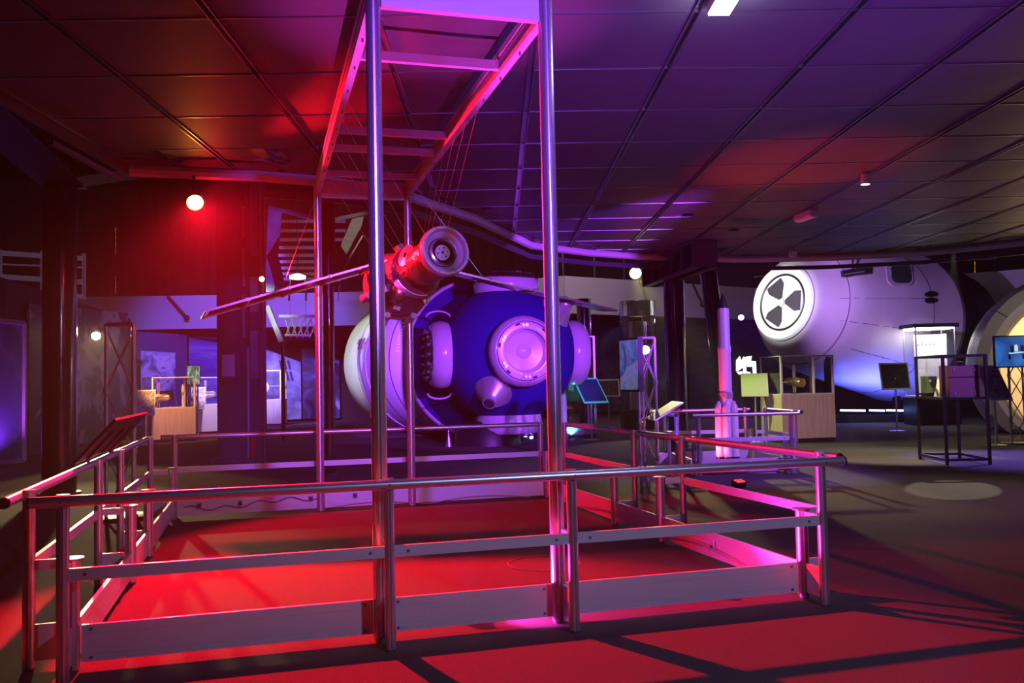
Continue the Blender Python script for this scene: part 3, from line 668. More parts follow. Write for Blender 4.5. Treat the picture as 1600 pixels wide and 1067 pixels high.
for k in range(6):
    a = math.pi/3*k + .3; c = V(.145*math.cos(a), .145*math.sin(a), 0)
    b = MB(True).lathe([(.066, .13), (.066, .92), (.05, .99), (.015, 1.06)], 18, c, cap0=True).build('booster', RW, rk, True)
    MB(True).lathe([(.068, .02), (.070, .13)], 18, c, cap0=True, cap1=True).build('engine_skirt', BLK, b, True)
MB(True).lathe([(.09, .0), (.1, .12)], 24, cap0=True, cap1=True).build('engine_skirt', BLK, rk, True)

# =================================================================== TRUSS TOWERS AND SCREENS
TR = mat('truss_aluminium', (.55, .53, .56), .35, .75)
def truss(label, base, wd, h, rz, secs, plate=True, dm=.022):
    t = thing('truss_tower', label, 'truss', base, rz)
    pts = [V(-wd/2, 0, 0), V(wd/2, 0, 0), V(0, wd*.8, 0)]
    for p in pts: MB(True).cyl(p+V(0, 0, .03), p+V(0, 0, h), dm, n=10).build('chord', TR, t, True)
    for (a, b) in ((0, 1), (1, 2), (2, 0)):
        for k in range(secs):
            z0 = .05 + (h-.1)*k/secs; z1 = .05 + (h-.1)*(k+1)/secs; A_, B_ = pts[a], pts[b]
            MB(True).cyl(A_+V(0, 0, z0), B_+V(0, 0, z1), dm*.45, n=6).build('brace', TR, t, True); MB(True).cyl(B_+V(0, 0, z0), A_+V(0, 0, z1), dm*.45, n=6).build('brace', TR, t, True)
    for k in range(1, secs):
        for p in pts: MB(True).cyl(p+V(0, 0, .05+(h-.1)*k/secs-.04), p+V(0, 0, .05+(h-.1)*k/secs+.04), dm*1.5, n=10).build('coupler', TR, t, True)
    top = MB(True)
    for (a, b) in ((0, 1), (1, 2), (2, 0)): top.cyl(pts[a]+V(0, 0, h), pts[b]+V(0, 0, h), dm, n=8)
    top.build('top_frame', TR, t, True)
    if plate: MB(True).lathe([(wd*.95, 0), (wd*.95, .02), (wd*.9, .03)], 32, (0, wd*.25, 0), cap0=True, cap1=True).build('base_plate', STEELD, t, True)
    return t
bT = G(187, 811); truss('aluminium truss tower behind the side guardrail with the dark panel', (bT.x, bT.y, 0), .37, 2.36, math.radians(-12), 3)
bT2 = G(1015, 734); truss('violet lit truss tower beside the red handrail carrying a thin screen', (bT2.x, bT2.y, 0), .31, 2.27, math.radians(8), 3)
def screen(label, c, nrm, wd, ht, face, name='monitor', th=.06, post=None):
    t = thing(name, label, 'screen', c)
    nrm = Vector(nrm).normalized(); X_, Y_, Z_ = frame_from(nrm)
    MB().prism([c+X_*a*wd/2+Y_*b*ht/2 for a, b in ((-1, -1), (1, -1), (1, 1), (-1, 1))], -nrm*th).build('bezel', BLK, t)
    s = MB().prism([c+X_*a*wd*.475+Y_*b*ht*.46+nrm*.001 for a, b in ((-1, -1), (1, -1), (1, 1), (-1, 1))], nrm*.004).build('display', face, t)
    return t, X_, Y_, nrm
def lit(name, cols, scale, es, stretch=(1, 1, 1)):
    m = mural_mat(name, cols, scale, 6, stretch); nt = m.node_tree; b = nt.nodes['Principled BSDF']
    l = b.inputs['Base Color'].links[0].from_socket; nt.links.new(l, b.inputs['Emission Color']); b.inputs['Emission Strength'].default_value = es; return m
c = P(992, 570, bT2.y-.02); screen('thin monitor mounted sideways on the violet lit truss tower', V(c.x-.12, c.y-.1, c.z+.0), (-.93, -.38, 0), .62, .92, lit('screen_faint', [(.4, (.03, .06, .16)), (.55, (.12, .22, .4)), (.7, (.3, .08, .1))], 2.5, .5), th=.1)
# far left monitor on its own small tower
bT3 = G(301, 682); truss('small distant truss stand between the orange lit and white lit cases', (bT3.x, bT3.y, 0), .36, 2.0, 0, 4)
c = P(302, 586, bT3.y-.2); screen('small monitor with a greenish picture on the distant truss stand', c, (.12, -1, 0), .42, .66, lit('screen_green', [(.35, (.01, .05, .03)), (.5, (.05, .22, .15)), (.65, (.4, .55, .45))], 6, .9, (3, 3, 1)), th=.06)
# monitor on the far right
bT4 = G(1592, 694); truss('truss stand holding the blue monitor before the white arch', (bT4.x, bT4.y, 0), .30, 2.0, 0, 4)
c = P(1592, 549, bT4.y-.25)
BLS = lit('screen_blue', [(.3, (.004, .02, .10)), (.5, (.01, .06, .25)), (.7, (.03, .14, .45))], 1.6, 1.1)
t, X_, Y_, n_ = screen('large monitor showing a small white spacecraft on blue', c, (-.12, -1, 0), 1.0, .68, BLS)
sx = 1 if X_.x > 0 else -1
def on_scr(pts, m, name): MB().prism([c+X_*sx*a+Y_*b+n_*.006 for a, b in pts], n_*.003).build(name, m, t)
wl = emis((.55, .8, 1.0), .9); dl = emis((.01, .02, .05), .2)
on_scr([(-.17, -.02), (-.17, .12), (-.11, .14), (-.11, -.03)], dl, 'picture_wing'); on_scr([(.03, -.03), (.03, .14), (.10, .12), (.10, -.02)], dl, 'picture_wing')
on_scr([(-.09, 0), (-.09, .13), (-.05, .15), (-.02, .12), (-.02, 0)], wl, 'picture_body'); on_scr([(-.2, -.05), (-.2, -.02), (.1, 0), (.1, -.03)], wl, 'picture_boom')
on_scr([(-.22, -.16), (-.22, -.05), (-.17, -.05), (-.17, -.16)], dl, 'picture_wing'); on_scr([(.06, -.16), (.06, -.05), (.11, -.05), (.11, -.16)], dl, 'picture_wing')

# =================================================================== DISPLAY CASES
def display_case(label, base, wd, dp, hp, hg, rz, pedm, frm, panes=True, r=.022, name='display_case', group=None, mid=False, lid=True):
    t = thing(name, label, 'display case', base, rz, group)
    if hp > 0:
        MB(True).box((0, 0, .05), (wd-.06, dp-.06, .1)).build('plinth', BLK, t)
        MB(True).box((0, 0, .1+(hp-.1)/2), (wd, dp, hp-.1)).build('pedestal', pedm, t)
    z0, z1 = hp, hp+hg
    for sx_ in (-1, 1):
        for sy_ in (-1, 1): MB(True).bar((sx_*(wd/2-r), sy_*(dp/2-r), z0), (sx_*(wd/2-r), sy_*(dp/2-r), z1), r*2, r*2).build('corner_post', frm, t)
    for z in (z0+r*.5, z1-r*.5):
        for s in (-1, 1):
            MB(True).bar((-wd/2, s*(dp/2-r), z), (wd/2, s*(dp/2-r), z), r*2, r).build('frame_bar', frm, t); MB(True).bar((s*(wd/2-r), -dp/2, z), (s*(wd/2-r), dp/2, z), r*2, r).build('frame_bar', frm, t)
    if mid: MB(True).bar((wd*.12, -dp/2+r, z0), (wd*.12, -dp/2+r, z1), r*2, r*2).build('frame_bar', frm, t)
    for s in (-1, 1):
        MB(True).box((0, s*(dp/2-r), (z0+z1)/2), (wd-4*r, .008, hg-2*r)).build('pane', GLASS, t); MB(True).box((s*(wd/2-r), 0, (z0+z1)/2), (.008, dp-4*r, hg-2*r)).build('pane', GLASS, t)
    if lid: MB(True).box((0, 0, z1), (wd-4*r, dp-4*r, .008)).build('pane', GLASS, t)
    return t
def sat_model(label, c, s, m1, m2, rz=0.0, wings=True):
    """small spacecraft model on a rod"""
    t = thing('scale_model', label, 'model', c, rz)
    MB(True).lathe([(.02*s, -.3*s), (.11*s, -.28*s), (.12*s, -.02*s), (.09*s, .05*s), (.09*s, .22*s), (.05*s, .3*s)], 20, (0, 0, .28*s), V(1, -.4, .1), cap0=True, cap1=True).build('body', m1, t, True)
    if wings:
        for sg_ in (-1, 1): MB(True).box((0.05*s, sg_*.28*s, .28*s), (.14*s, .4*s, .012*s)).build('wing', m2, t)
        for sg_ in (-1, 1): MB(True).box((.0, 0, .28*s+sg_*.26*s), (.08*s, .012*s, .34*s)).build('wing', m2, t)
    MB(True).cyl((0, 0, 0), (0, 0, .25*s), .012*s, n=8).build('stand_rod', BLKM, t); MB(True).lathe([(.1*s, 0), (.1*s, .012*s)], 16, cap0=True, cap1=True).build('stand_base', BLKM, t)
    return t
def lectern(label, base, wd, ht, z, face, frm, nrm, tilt=50):
    """sign board on a thin post"""
    t = thing('sign_stand', label, 'sign', (base.x, base.y, 0))
    MB().cyl(V(base.x, base.y, .02), V(base.x, base.y, z), .025, n=10).build('post', ALU, t, True); MB().lathe([(.2, 0), (.2, .015), (.03, .03)], 24, V(base.x, base.y, 0), cap0=True).build('base', ALU, t, True)
    n = (Vector(nrm).normalized()*math.cos(math.radians(tilt)) + V(0, 0, math.sin(math.radians(tilt)))); X_, Y_, Z_ = frame_from(n); c = V(base.x, base.y, z+.05)
    MB().prism([c+X_*a*wd/2+Y_*b*ht/2 for a, b in ((-1, -1), (1, -1), (1, 1), (-1, 1))], -n*.02).build('board', frm, t)
    MB().prism([c+X_*a*wd*.45+Y_*b*ht*.44+n*.001 for a, b in ((-1, -1), (1, -1), (1, 1), (-1, 1))], n*.003).build('print', face, t)
    return t
WFRM = mat('white_frame', (.7, .68, .66), .4)
GREYPR = mural_mat('grey_print', [(.4, (.2, .2, .22)), (.55, (.5, .5, .52)), (.7, (.1, .1, .1))], 7)
# warm case and violet case on the left
pc = G(252, 692); display_case('wooden display case lit warm orange beside the truss tower', (pc.x, pc.y+.6, 0), 1.25, 1.1, 1.0, .92, math.radians(35), WOOD, WFRM)
sat_model('pale model cluster inside the orange lit display case', V(pc.x-.25, pc.y+.45, 1.0), 1.1, PALEM, COPPER, .4)
tag(MB().lathe([(.03, 0), (.03, .62), (.001, .72)], 14, V(pc.x+.38, pc.y+.7, 1.0)).build('model_rocket', RW, None, True, (pc.x+.38, pc.y+.7, 1.0)), 'thin pink lit model rocket inside the orange lit display case', 'model')
lectern('small tilted sign before the orange lit display case', P(228, 690, pc.y-.6)*1, .5, .8, 1.15, GREYPR, WFRM, (.3, -1, 0), 25)
pc2 = G(325, 678); display_case('white lit display case between the distant truss stand and steel column', (pc2.x-.05, pc2.y+.3, 0), 1.25, 1.1, 1.0, .95, math.radians(35), mat('pale_laminate', (.66, .62, .64), .5), WFRM)
sat_model('small model inside the white lit display case', V(pc2.x-.15, pc2.y+.2, 1.0), 1.2, RW, PALEM, 1.0)
lectern('narrow tilted sign before the white lit display case', V(*P(310, 680, pc2.y-.7).xy, 0), .45, .8, 1.2, GREYPR, WFRM, (.3, -1, 0), 25)
pc3 = G(425, 663); display_case('blue lit display case before the station mural panel', (pc3.x-.3, pc3.y-1.2, 0), 2.2, 1.2, 1.05, 1.2, math.radians(3), WOOD, WFRM, r=.03)
sat_model('pale station model inside the blue lit display case', V(pc3.x+.0, pc3.y-1.25, 1.05), 2.0, RW, RW, 2.2)
# large wooden case right of the rocket
a, b = G(1186, 690), G(1308, 692)
display_case('wooden display case with white framed glass beside the rocket model', (a.x*.5+b.x*.5+.15, a.y*.5+b.y*.5+.35, 0), 1.38, 1.0, 1.12, .92, math.radians(12), WOOD, WFRM, mid=True)
sat_model('round satellite model hanging inside the wooden display case', V(a.x*.5+b.x*.5+.10, a.y*.5+b.y*.5+.35, 1.15), .95, COPPER, PALEM, 2.4)
lectern('pale green tilted sign at the side of the wooden display case', V(a.x-.12, a.y-.2, 0), .62, .62, 1.32, mat('green_print', (.62, .72, .42), .5), WFRM, (-.25, -1, 0), 28)
# black legged case
k2 = G(1480, 727); k3 = G(1547, 726); dX = (k3-k2).normalized(); rz = math.atan2(dX.y, dX.x)
wC = (k3-k2).length; dC = 1.15; cen = (k2+k3)/2 + V(-dX.y, dX.x, 0)*dC/2
t = thing('display_case', 'black metal case on tall open legs with a dark trunk inside', 'display case', (cen.x, cen.y, 0), rz)
for sx_ in (-1, 1):
    for sy_ in (-1, 1): MB(True).bar((sx_*wC/2, sy_*dC/2, 0), (sx_*wC/2, sy_*dC/2, 1.86), .045, .045).build('leg', BLKM, t)
for z in (.09, 1.12, 1.84):
    for s in (-1, 1):
        MB(True).bar((-wC/2, s*dC/2, z), (wC/2, s*dC/2, z), .035, .04).build('frame_bar', BLKM, t); MB(True).bar((s*wC/2, -dC/2, z), (s*wC/2, dC/2, z), .035, .04).build('frame_bar', BLKM, t)
MB(True).box((0, 0, 1.13), (wC-.04, dC-.04, .02)).build('shelf', BLKM, t)
for s in (-1, 1):
    MB(True).box((0, s*dC/2, 1.49), (wC-.05, .006, .66)).build('pane', GLASS, t); MB(True).box((s*wC/2, 0, 1.49), (.006, dC-.05, .66)).build('pane', GLASS, t)
MB(True).box((0, 0, 1.862), (wC, dC, .008)).build('pane', GLASS, t)
TRK = mat('trunk_leather', (.22, .07, .14), .45)
loc = V(cen.x, cen.y, 1.14) + dX*.06 - V(-dX.y, dX.x, 0)*.22
tk = thing('trunk', 'dark purple upright trunk with handle standing in black legged case', 'trunk', loc, rz)
MB(True).box((0, 0, .27), (.50, .42, .54)).build('trunk_body', TRK, tk); MB(True).tube([V(-.06, -.02, .54), V(-.055, -.02, .6), V(.055, -.02, .6), V(.06, -.02, .54)], .012, 8).build('handle', BLK, tk, True)
for x in (-.17, .17):
    for z in (.06, .46): MB(True).box((x, -.215, z), (.035, .012, .07)).build('clasp', mat('brass', (.5, .4, .3), .35, .7), tk)
MB(True).box((0, -.2125, .34), (.505, .012, .012)).build('lid_seam', BLK, tk)
loc = V(cen.x, cen.y, 1.14) - dX*.18 + V(-dX.y, dX.x, 0)*.42
cb = thing('instrument_box', 'black boxy instrument with small round lamp in the black legged case', 'instrument', loc, rz); MB(True).box((-.02, 0, .18), (.2, .22, .36)).build('box_body', BLK, cb); MB(True).cyl((-.04, -.125, .28), (-.04, -.11, .28), .02, n=12).build('dial', WHT, cb, True); MB(True).cyl((.04, -.12, .12), (.04, -.11, .12), .05, n=16).build('knob', STEELD, cb, True)

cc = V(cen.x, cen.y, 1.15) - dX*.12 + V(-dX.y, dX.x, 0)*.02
t = thing('reflection_card', 'bright white tilted card standing in for the kiosk sign reflection in the black legged case', 'card', cc, rz)  # the kiosk sign's reflection, modelled as a white card
MB(True).prism([(-.16, 0, 0), (.14, 0, 0), (.2, .16, .3), (-.02, .16, .3)], (0, .006, .0)).build('reflection_face', WHT, t); MB(True).bar((0, .17, .2), (0, .26, 0), .02, .01).build('reflection_strut', BLKM, t)
# lit kiosk behind it
pk = G(1470, 664); t = thing('kiosk', 'brightly lit white kiosk showcase with a dark canopy and round dark base', 'kiosk', (pk.x, pk.y+.5, 0))
MB(True).box((0, 0, .42), (1.35, .9, .82)).build('kiosk_base', BLKM, t); MB(True).box((0, 0, .86), (1.3, .85, .06)).build('kiosk_deck', WHT, t)
MB(True).box((0, 0, 3.0), (1.4, .95, .12)).build('canopy', BLKM, t); MB(True).box((0, 0, 2.92), (1.2, .8, .04)).build('light_panel', emis((1, .98, .9), 15), t)
for sx_ in (-.6, .6):
    for sy_ in (-.4, .4): MB(True).bar((sx_, sy_, .88), (sx_, sy_, 2.95), .035, .035).build('kiosk_post', ALU, t)
MB(True).box((.05, .3, 1.85), (.75, .03, 1.8)).build('back_board', WHT, t); MB(True).box((.42, .02, 1.85), (.03, .5, 1.8)).build('side_board', WHT, t)
for q in range(5): MB(True).box((-.2+.12*q, .28, 2.45+.03*(q % 2)), (.07, .01, .1)).build('printed_mark', mat('print_grey', (.25, .25, .25), .6), t)
for s in (-1, 1): MB(True).box((0, s*.4, 1.9), (1.16, .008, 2.0)).build('pane', GLASS, t)
lectern('dark information board standing before the lit capsule belly', V(*P(1401, 650, 24).xy, 0), .8, .75, 1.45, DPR, WFRM, (0, -1, 0), 12)

# teal glass case behind the sphere
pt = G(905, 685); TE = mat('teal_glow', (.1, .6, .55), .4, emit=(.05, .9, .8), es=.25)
t = display_case('tall glass showcase glowing turquoise behind the blue sphere module', (pt.x-.15, pt.y+.5, 0), 1.2, 1.0, .32, 2.45, math.radians(6), mat('case_grey', (.3, .3, .32), .5), ALU, r=.03)
suit = thing('spacesuit', 'pale spacesuit figure standing inside the turquoise showcase', 'spacesuit', (pt.x-.5, pt.y+.45, .33))
MB(True).lathe([(.2, 1.0), (.24, 1.15), (.26, 1.4), (.2, 1.6), (.12, 1.66)], 20, cap0=True, cap1=True).build('torso', WHT, suit, True); MB(True).sphere((0, 0, 1.84), .17, 20, 12).build('helmet', WHT, suit, True)
for s in (-1, 1):
    MB(True).tube([V(s*.1, 0, 1.05), V(s*.13, 0, .55), V(s*.12, 0, .05)], .1, 12).build('leg', WHT, suit, True); MB(True).tube([V(s*.24, 0, 1.5), V(s*.36, -.05, 1.2), V(s*.34, -.15, .95)], .075, 12).build('sleeve', WHT, suit, True)
    MB(True).box((s*.12, -.05, .05), (.14, .28, .1)).build('boot', mat('boot', (.2, .2, .22), .5), suit)
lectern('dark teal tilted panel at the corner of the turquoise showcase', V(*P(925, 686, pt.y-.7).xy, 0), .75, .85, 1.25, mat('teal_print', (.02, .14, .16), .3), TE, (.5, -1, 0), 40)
pb = P(952, 662, 29); lectern('black sign with a white border on a thin post', V(pb.x, pb.y, 0), .75, .58, 1.25, DPR, WFRM, (.06, -1, 0), 15)

# glass cylinder with the bright lamp
gc = P(1000, 640, 28); gc.z = 0
t = thing('glass_cylinder', 'tall round glass showcase with steel cap and bright lamp behind the truss tower', 'showcase', gc)
MB(True).lathe([(.62, 0), (.62, .6), (.58, .62)], 40, cap0=True, cap1=True).build('drum_base', BLKM, t, True); MB(True).lathe([(.55, .6), (.55, 3.55)], 40).build('glass_tube', glass_mat('tube_glass', (.9, .88, .8)), t, True)
MB(True).lathe([(.56, 3.55), (.58, 3.56), (.58, 4.02), (.56, 4.04)], 40, cap0=True, cap1=True).build('steel_cap', mat('mirror_steel', (.6, .6, .6), .12, .95), t, True)
MB(True).lathe([(.3, .62), (.3, 3.4)], 24, (0, .15, 0), cap0=True, cap1=True).build('inner_drum', mat('inner_drum', (.5, .46, .38), .3, .5), t, True)

# =================================================================== WHITE ARCH ON THE FAR RIGHT
ac = V(14.2, 21.3, 1.62); AD = V(-.45, -.89, 0).normalized()
t = thing('module_shell', 'white cut open module shell with a round warm lit doorway', 'spacecraft', (ac.x, ac.y, 0))
SHELL = mat('shell_white', (.62, .6, .6), .5)
def arc_lathe(prof, name, m, parent):
    """lathe around AD, cut at the floor"""
    X_, Y_, Z_ = frame_from(AD); n = 72; mb = MB(); rows = []
    for r, tt in prof:
        row = []
        for j in range(n+1):
            a = 2*math.pi*j/n; p = ac + AD*tt + X_*(r*math.cos(a)) + Y_*(r*math.sin(a)); p.z = max(p.z, .03); row.append(p)
        rows.append(row)
    for i in range(len(rows)-1):
        for j in range(n): mb.add([rows[i][j], rows[i][j+1], rows[i+1][j+1], rows[i+1][j]], [(0, 1, 2, 3)])
    return mb.build(name, m, parent, True)
arc_lathe([(1.86, .32), (2.0, .30), (2.28, .0), (2.42, -.8), (2.45, -2.6)], 'shell', SHELL, t)
arc_lathe([(1.74, -.35), (1.74, .30), (1.80, .36), (1.86, .34)], 'door_rim', mat('cream', (.75, .66, .5), .5), t)
arc_lathe([(1.74, -.3), (2.0, -1.6), (1.9, -2.5), (.001, -2.6)], 'interior', mat('cream', (.75, .66, .5), .5), t)
MB().bar(ac+V(-1.6, -1.6, -1.6), ac+V(1.9, -2.6, -1.6), 1.2, .06).build('door_ramp', mat('ramp', (.45, .42, .38), .6), t)
for a in (60, 100, 140):
    X_, Y_, Z_ = frame_from(AD); rr = math.radians(a); MB().tube([ac+AD*tt+X_*(r*math.cos(rr))+Y_*(r*math.sin(rr)) for r, tt in ((2.01, .3), (2.29, .0), (2.43, -.8), (2.46, -2.5))], .012, 5).build('panel_seam', SEAM, t)
lamp('POINT', ac-AD*1.2+V(0, 0, .9), 130, (1, .78, .45), radius=.15)
bl = P(1556, 668, 18.6); lectern('grey picture sign on a post before the white arch', V(bl.x, bl.y, 0), .55, .85, 1.28, GREYPR, WFRM, (.2, -1, 0), 30)

# =================================================================== MURALS ON THE WALLS
def mural(label, px0, px1, y_top0, y_top1, Y0, Y1, z0, m, group=None, inset=0.0, frame=None):
    a = P(px0, y_top0, Y0); b = P(px1, y_top1, Y1); d = (b-a); d.z = 0; n = V(d.y, -d.x, 0).normalized()
    o = V(a.x, a.y, z0)
    t = thing('mural_panel', label, 'mural', (o + V(b.x, b.y, z0))/2 if False else o)
    MB().prism([V(a.x, a.y, z0), V(b.x, b.y, z0), V(b.x, b.y, b.z), V(a.x, a.y, a.z)], -n*.06).build('printed_board', m, t)
    if frame:
        for p, q in ((V(a.x, a.y, z0), V(b.x, b.y, z0)), (V(a.x, a.y, a.z), V(b.x, b.y, b.z)), (V(a.x, a.y, z0), a), (V(b.x, b.y, z0), b)): MB().bar(p, q, .07, .09).build('border', frame, t)
    return t, a, b, n
mural('violet lit blue poster with pale border beside the thick column', -30, 38, 497, 505, 18.2, 19.0, .12, mural_mat('poster_blue', [(.35, (.06, .08, .3)), (.5, (.12, .16, .45)), (.62, (.25, .3, .6)), (.8, (.3, .1, .2))], .9, stretch=(1, 1, .5)), frame=mat('border_white', (.55, .52, .58), .5))
mural('dark mural of a white spacecraft near the thick column', 46, 200, 474, 489, 20.5, 30.3, .1, mural_mat('poster_craft', [(.4, (.008, .007, .012)), (.52, (.015, .02, .05)), (.57, (.3, .28, .3)), (.66, (.45, .42, .42)), (.74, (.05, .04, .06))], .42, 6, (1.0, 1.0, 1.6), dist=.3))
mural('starry dark blue wall mural behind the orange lit case', 214, 292, 518, 522, 36.2, 37.6, .1, mural_mat('stars', [(.3, (.02, .02, .1)), (.7, (.05, .04, .22))], .3, stars=True))
mural('collage picture panel above the orange lit case', 220, 274, 548, 551, 35.6, 36.6, 1.5, mural_mat('collage', [(.38, (.05, .05, .12)), (.47, (.35, .33, .5)), (.55, (.7, .68, .75)), (.6, (.45, .12, .15)), (.66, (.5, .5, .62)), (.75, (.08, .08, .15))], 1.3, 6, dist=.4))
mural('blue horizon mural with a pale cloud band', 295, 404, 526, 528, 37.8, 39.4, .1, mural_mat('horizon', [(.3, (.02, .03, .22)), (.5, (.06, .07, .42)), (.62, (.35, .36, .75)), (.75, (.08, .1, .5))], .5, 4, (.25, .25, 1.4)))
mtt, ma, mb_, mn = mural('pale violet mural of a station above a cratered surface', 405, 470, 542, 566, 39.3, 40.1, .1, mural_mat('moon', [(.35, (.22, .22, .45)), (.5, (.42, .42, .66)), (.65, (.62, .62, .8))], .9, 9))
md = (V(mb_.x, mb_.y, 0)-V(ma.x, ma.y, 0)).normalized()
for r_, z in ((0, 2.75), (1, 2.25)):
    for k in range(3):
        o = V(ma.x, ma.y, z) + md*(.85+.18*k+.1*r_) - mn*.0; MB().prism([o, o+md*.10, o+md*.20+V(0, 0, -.42), o+md*.10+V(0, 0, -.42)], mn*.02).build('picture_panel', mat('pic_dark', (.05, .04, .2), .6), mtt)
mural('dark navy mural with pale machinery beside the station mural', 472, 530, 545, 545, 40.15, 40.5, .1, mural_mat('machinery', [(.45, (.015, .015, .06)), (.58, (.06, .06, .3)), (.66, (.4, .4, .7))], 1.1, 6))
mural('blue mural of a shuttle wing behind the glass cylinder', 930, 1040, 512, 510, 40.9, 40.6, .1, mural_mat('shuttle', [(.36, (.015, .02, .05)), (.5, (.05, .09, .22)), (.58, (.3, .4, .6)), (.7, (.1, .13, .25))], .28, 4, (1, 1, 1.3), dist=.8))
mural('dark night mural with bare branches between rocket and capsule hatch', 1075, 1235, 510, 511, 40.3, 39.6, .1, mural_mat('branches', [(.4, (.008, .008, .03)), (.52, (.04, .04, .16)), (.58, (.01, .01, .03)), (.7, (.06, .06, .2))], .7, 8, (1, 1, 2.2)))
# bright sign with white block shapes
sgn_ = thing('block_sign', 'black display board with glowing white block shapes beside the rocket', 'sign', P(1165, 600, 38.6))
a = P(1148, 553, 38.6); b = P(1185, 592, 38.6)
MB().box(((a.x+b.x)/2, 38.68, (a.z+b.z)/2), (abs(b.x-a.x)+.2, .1, abs(a.z-b.z)+.15)).build('board', BLK, sgn_)
def sgp(pts): MB().prism([P(x, y, 38.6) for x, y in pts], (0, -.02, 0)).build('block_shape', emis((.85, .9, 1.0), 1.6), sgn_)
sgp([(1150, 563), (1156, 556), (1158, 563), (1162, 557), (1166, 559), (1166, 586), (1161, 586), (1161, 574), (1153, 580), (1150, 580)]); sgp([(1166, 557), (1174.5, 556), (1173.5, 564), (1181, 564.5), (1182, 585), (1176.5, 585), (1175.5, 573), (1167, 573)]); sgp([(1151, 581), (1160, 580), (1160, 585), (1154, 585)]); sgp([(1166.5, 580), (1173, 582), (1172, 584), (1166.5, 583)])

# =================================================================== FACETED LANDER FRAME AND SLATTED SCREEN
ls = thing('slatted_screen', 'dark screen of pale horizontal slats beyond the gantry', 'screen wall', P(468, 455, 31))
for k, y in enumerate((346, 360.5, 374.5, 387, 399, 409, 419, 428, 436)):
    a, b = P(433, y, 31), P(500, y, 31); MB().bar(a, b, .10, .10).build('slat', mat('slat_grey', (.34, .32, .30), .5), ls)
    if y < 380: a, b = P(524, y, 31), P(540, y, 31); MB().bar(a, b, .10, .10).build('slat', mat('slat_grey', (.34, .32, .30), .5), ls)
for x in (452, 478): MB().bar(P(x, 340, 31.15), P(x, 470, 31.15), .06, .06).build('slat_post', BLKM, ls)
lf = thing('lander_frame', 'faceted dark lander frame with blue lit plates and struts', 'frame', P(470, 560, 26))
LB = mat('lander_blue', (.35, .36, .5), .5, noise=(2, (.22, .22, .36), .4, .6)); LP = mat('lander_pale', (.6, .62, .55), .5, noise=(3, (.5, .52, .45), .4, .6, (1, 1, 4)))
def lplate(pts, m, Y=26.0, th=.08): MB().prism([P(x, y, Y) for x, y in pts], (0, th, 0)).build('facet_plate', m, lf)
lplate([(419, 322), (440, 328), (437, 368), (416, 398)], LB); lplate([(416, 400), (430, 440), (428, 456), (414, 456)], LB); lplate([(417, 399), (436, 370), (434, 400), (445, 445), (432, 456)], BLKM, 25.9)
lplate([(550, 342), (568, 338), (565, 352), (541, 397), (532, 384)], LP)
def lbar(x0, y0, x1, y1, wd, m, Y=25.9): MB().bar(P(x0, y0, Y), P(x1, y1, Y), wd, wd).build('strut', m, lf)
lbar(420, 324, 494, 342, .10, LB); lbar(524, 343, 576, 332, .10, LB); lbar(567, 368, 532, 427, .04, ALU); lbar(532, 427, 528, 470, .03, ALU)
lbar(418, 478, 440, 534, .14, LB)
for k in range(5): lbar(457+11*k*.9, 497, 446+10.5*k*.9, 526, .035, ALU); lbar(446+10*k, 500, 454+10*k, 528, .03, LB)
for k in range(4): c = P(450+10*k, 524, 25.8); MB().cyl(c-V(.09, 0, 0), c+V(.09, 0, .0), .035, n=10).build('nozzle_ring', WHT, lf, True)
lbar(436, 494, 500, 494, .08, LB); lbar(440, 530, 500, 530, .06, BLKM); lbar(440, 530, 442, 560, .08, BLKM)
for x in (442, 500): p = P(x, 560, 25.9); MB().bar(V(p.x, p.y, 0), p, .1, .1).build('support_leg', BLKM, lf)

# =================================================================== LIGHT FIXTURES
def fixture(label, loc, target, col, es, rad, W_=0, ang=60, blend=.4, lcol=None, hang=None, body=.0, soft=None, name='spotlight'):
    t = thing(name, label, 'lamp', loc); loc = Vector(loc); d = (Vector(target)-loc).normalized()
    MB().lathe([(rad*.6, -rad*2.6), (rad*1.1, -rad*2.2), (rad*1.15, 0), (rad*1.0, 0), (rad*.95, -.2*rad)], 28, loc, d, cap0=True).build('housing', BLK, t, True)
    MB().lathe([(.001, -rad*.12), (rad*.95, -rad*.15)], 24, loc, d).build('lens', emis(col, es), t, True)
    if hang is not None:
        h = Vector(hang); MB().cyl(loc-d*rad, h, rad*.12+.01, n=8).build('bracket', BLK, t)
    if W_: lamp('SPOT', loc+d*.02, W_, lcol or col, target, ang, blend, soft if soft else rad*.8)
    return t
rl_ = P(305, 317, 10.75)
fixture('glaring red stage spotlight hanging below the curved ceiling edge', rl_, W(-.1, -.2, 0), (1, .36, .05), 40, .10, 13000, 53, .45, RED, hang=(rl_.x-.05, rl_.y+.1, CZ-.1))
lamp('POINT', rl_+V(.1, .35, -.15), 16, RED, radius=.05)
lamp('SPOT', rl_+V(.05, -.1, -.05), 2400, RED, W(1.5, 2.5, 0), 84, .35, .08)
lamp('SPOT', rl_+V(.05, -.1, .05), 4200, RED, W(.7, 2.2, 3.7), 32, .6, .06)
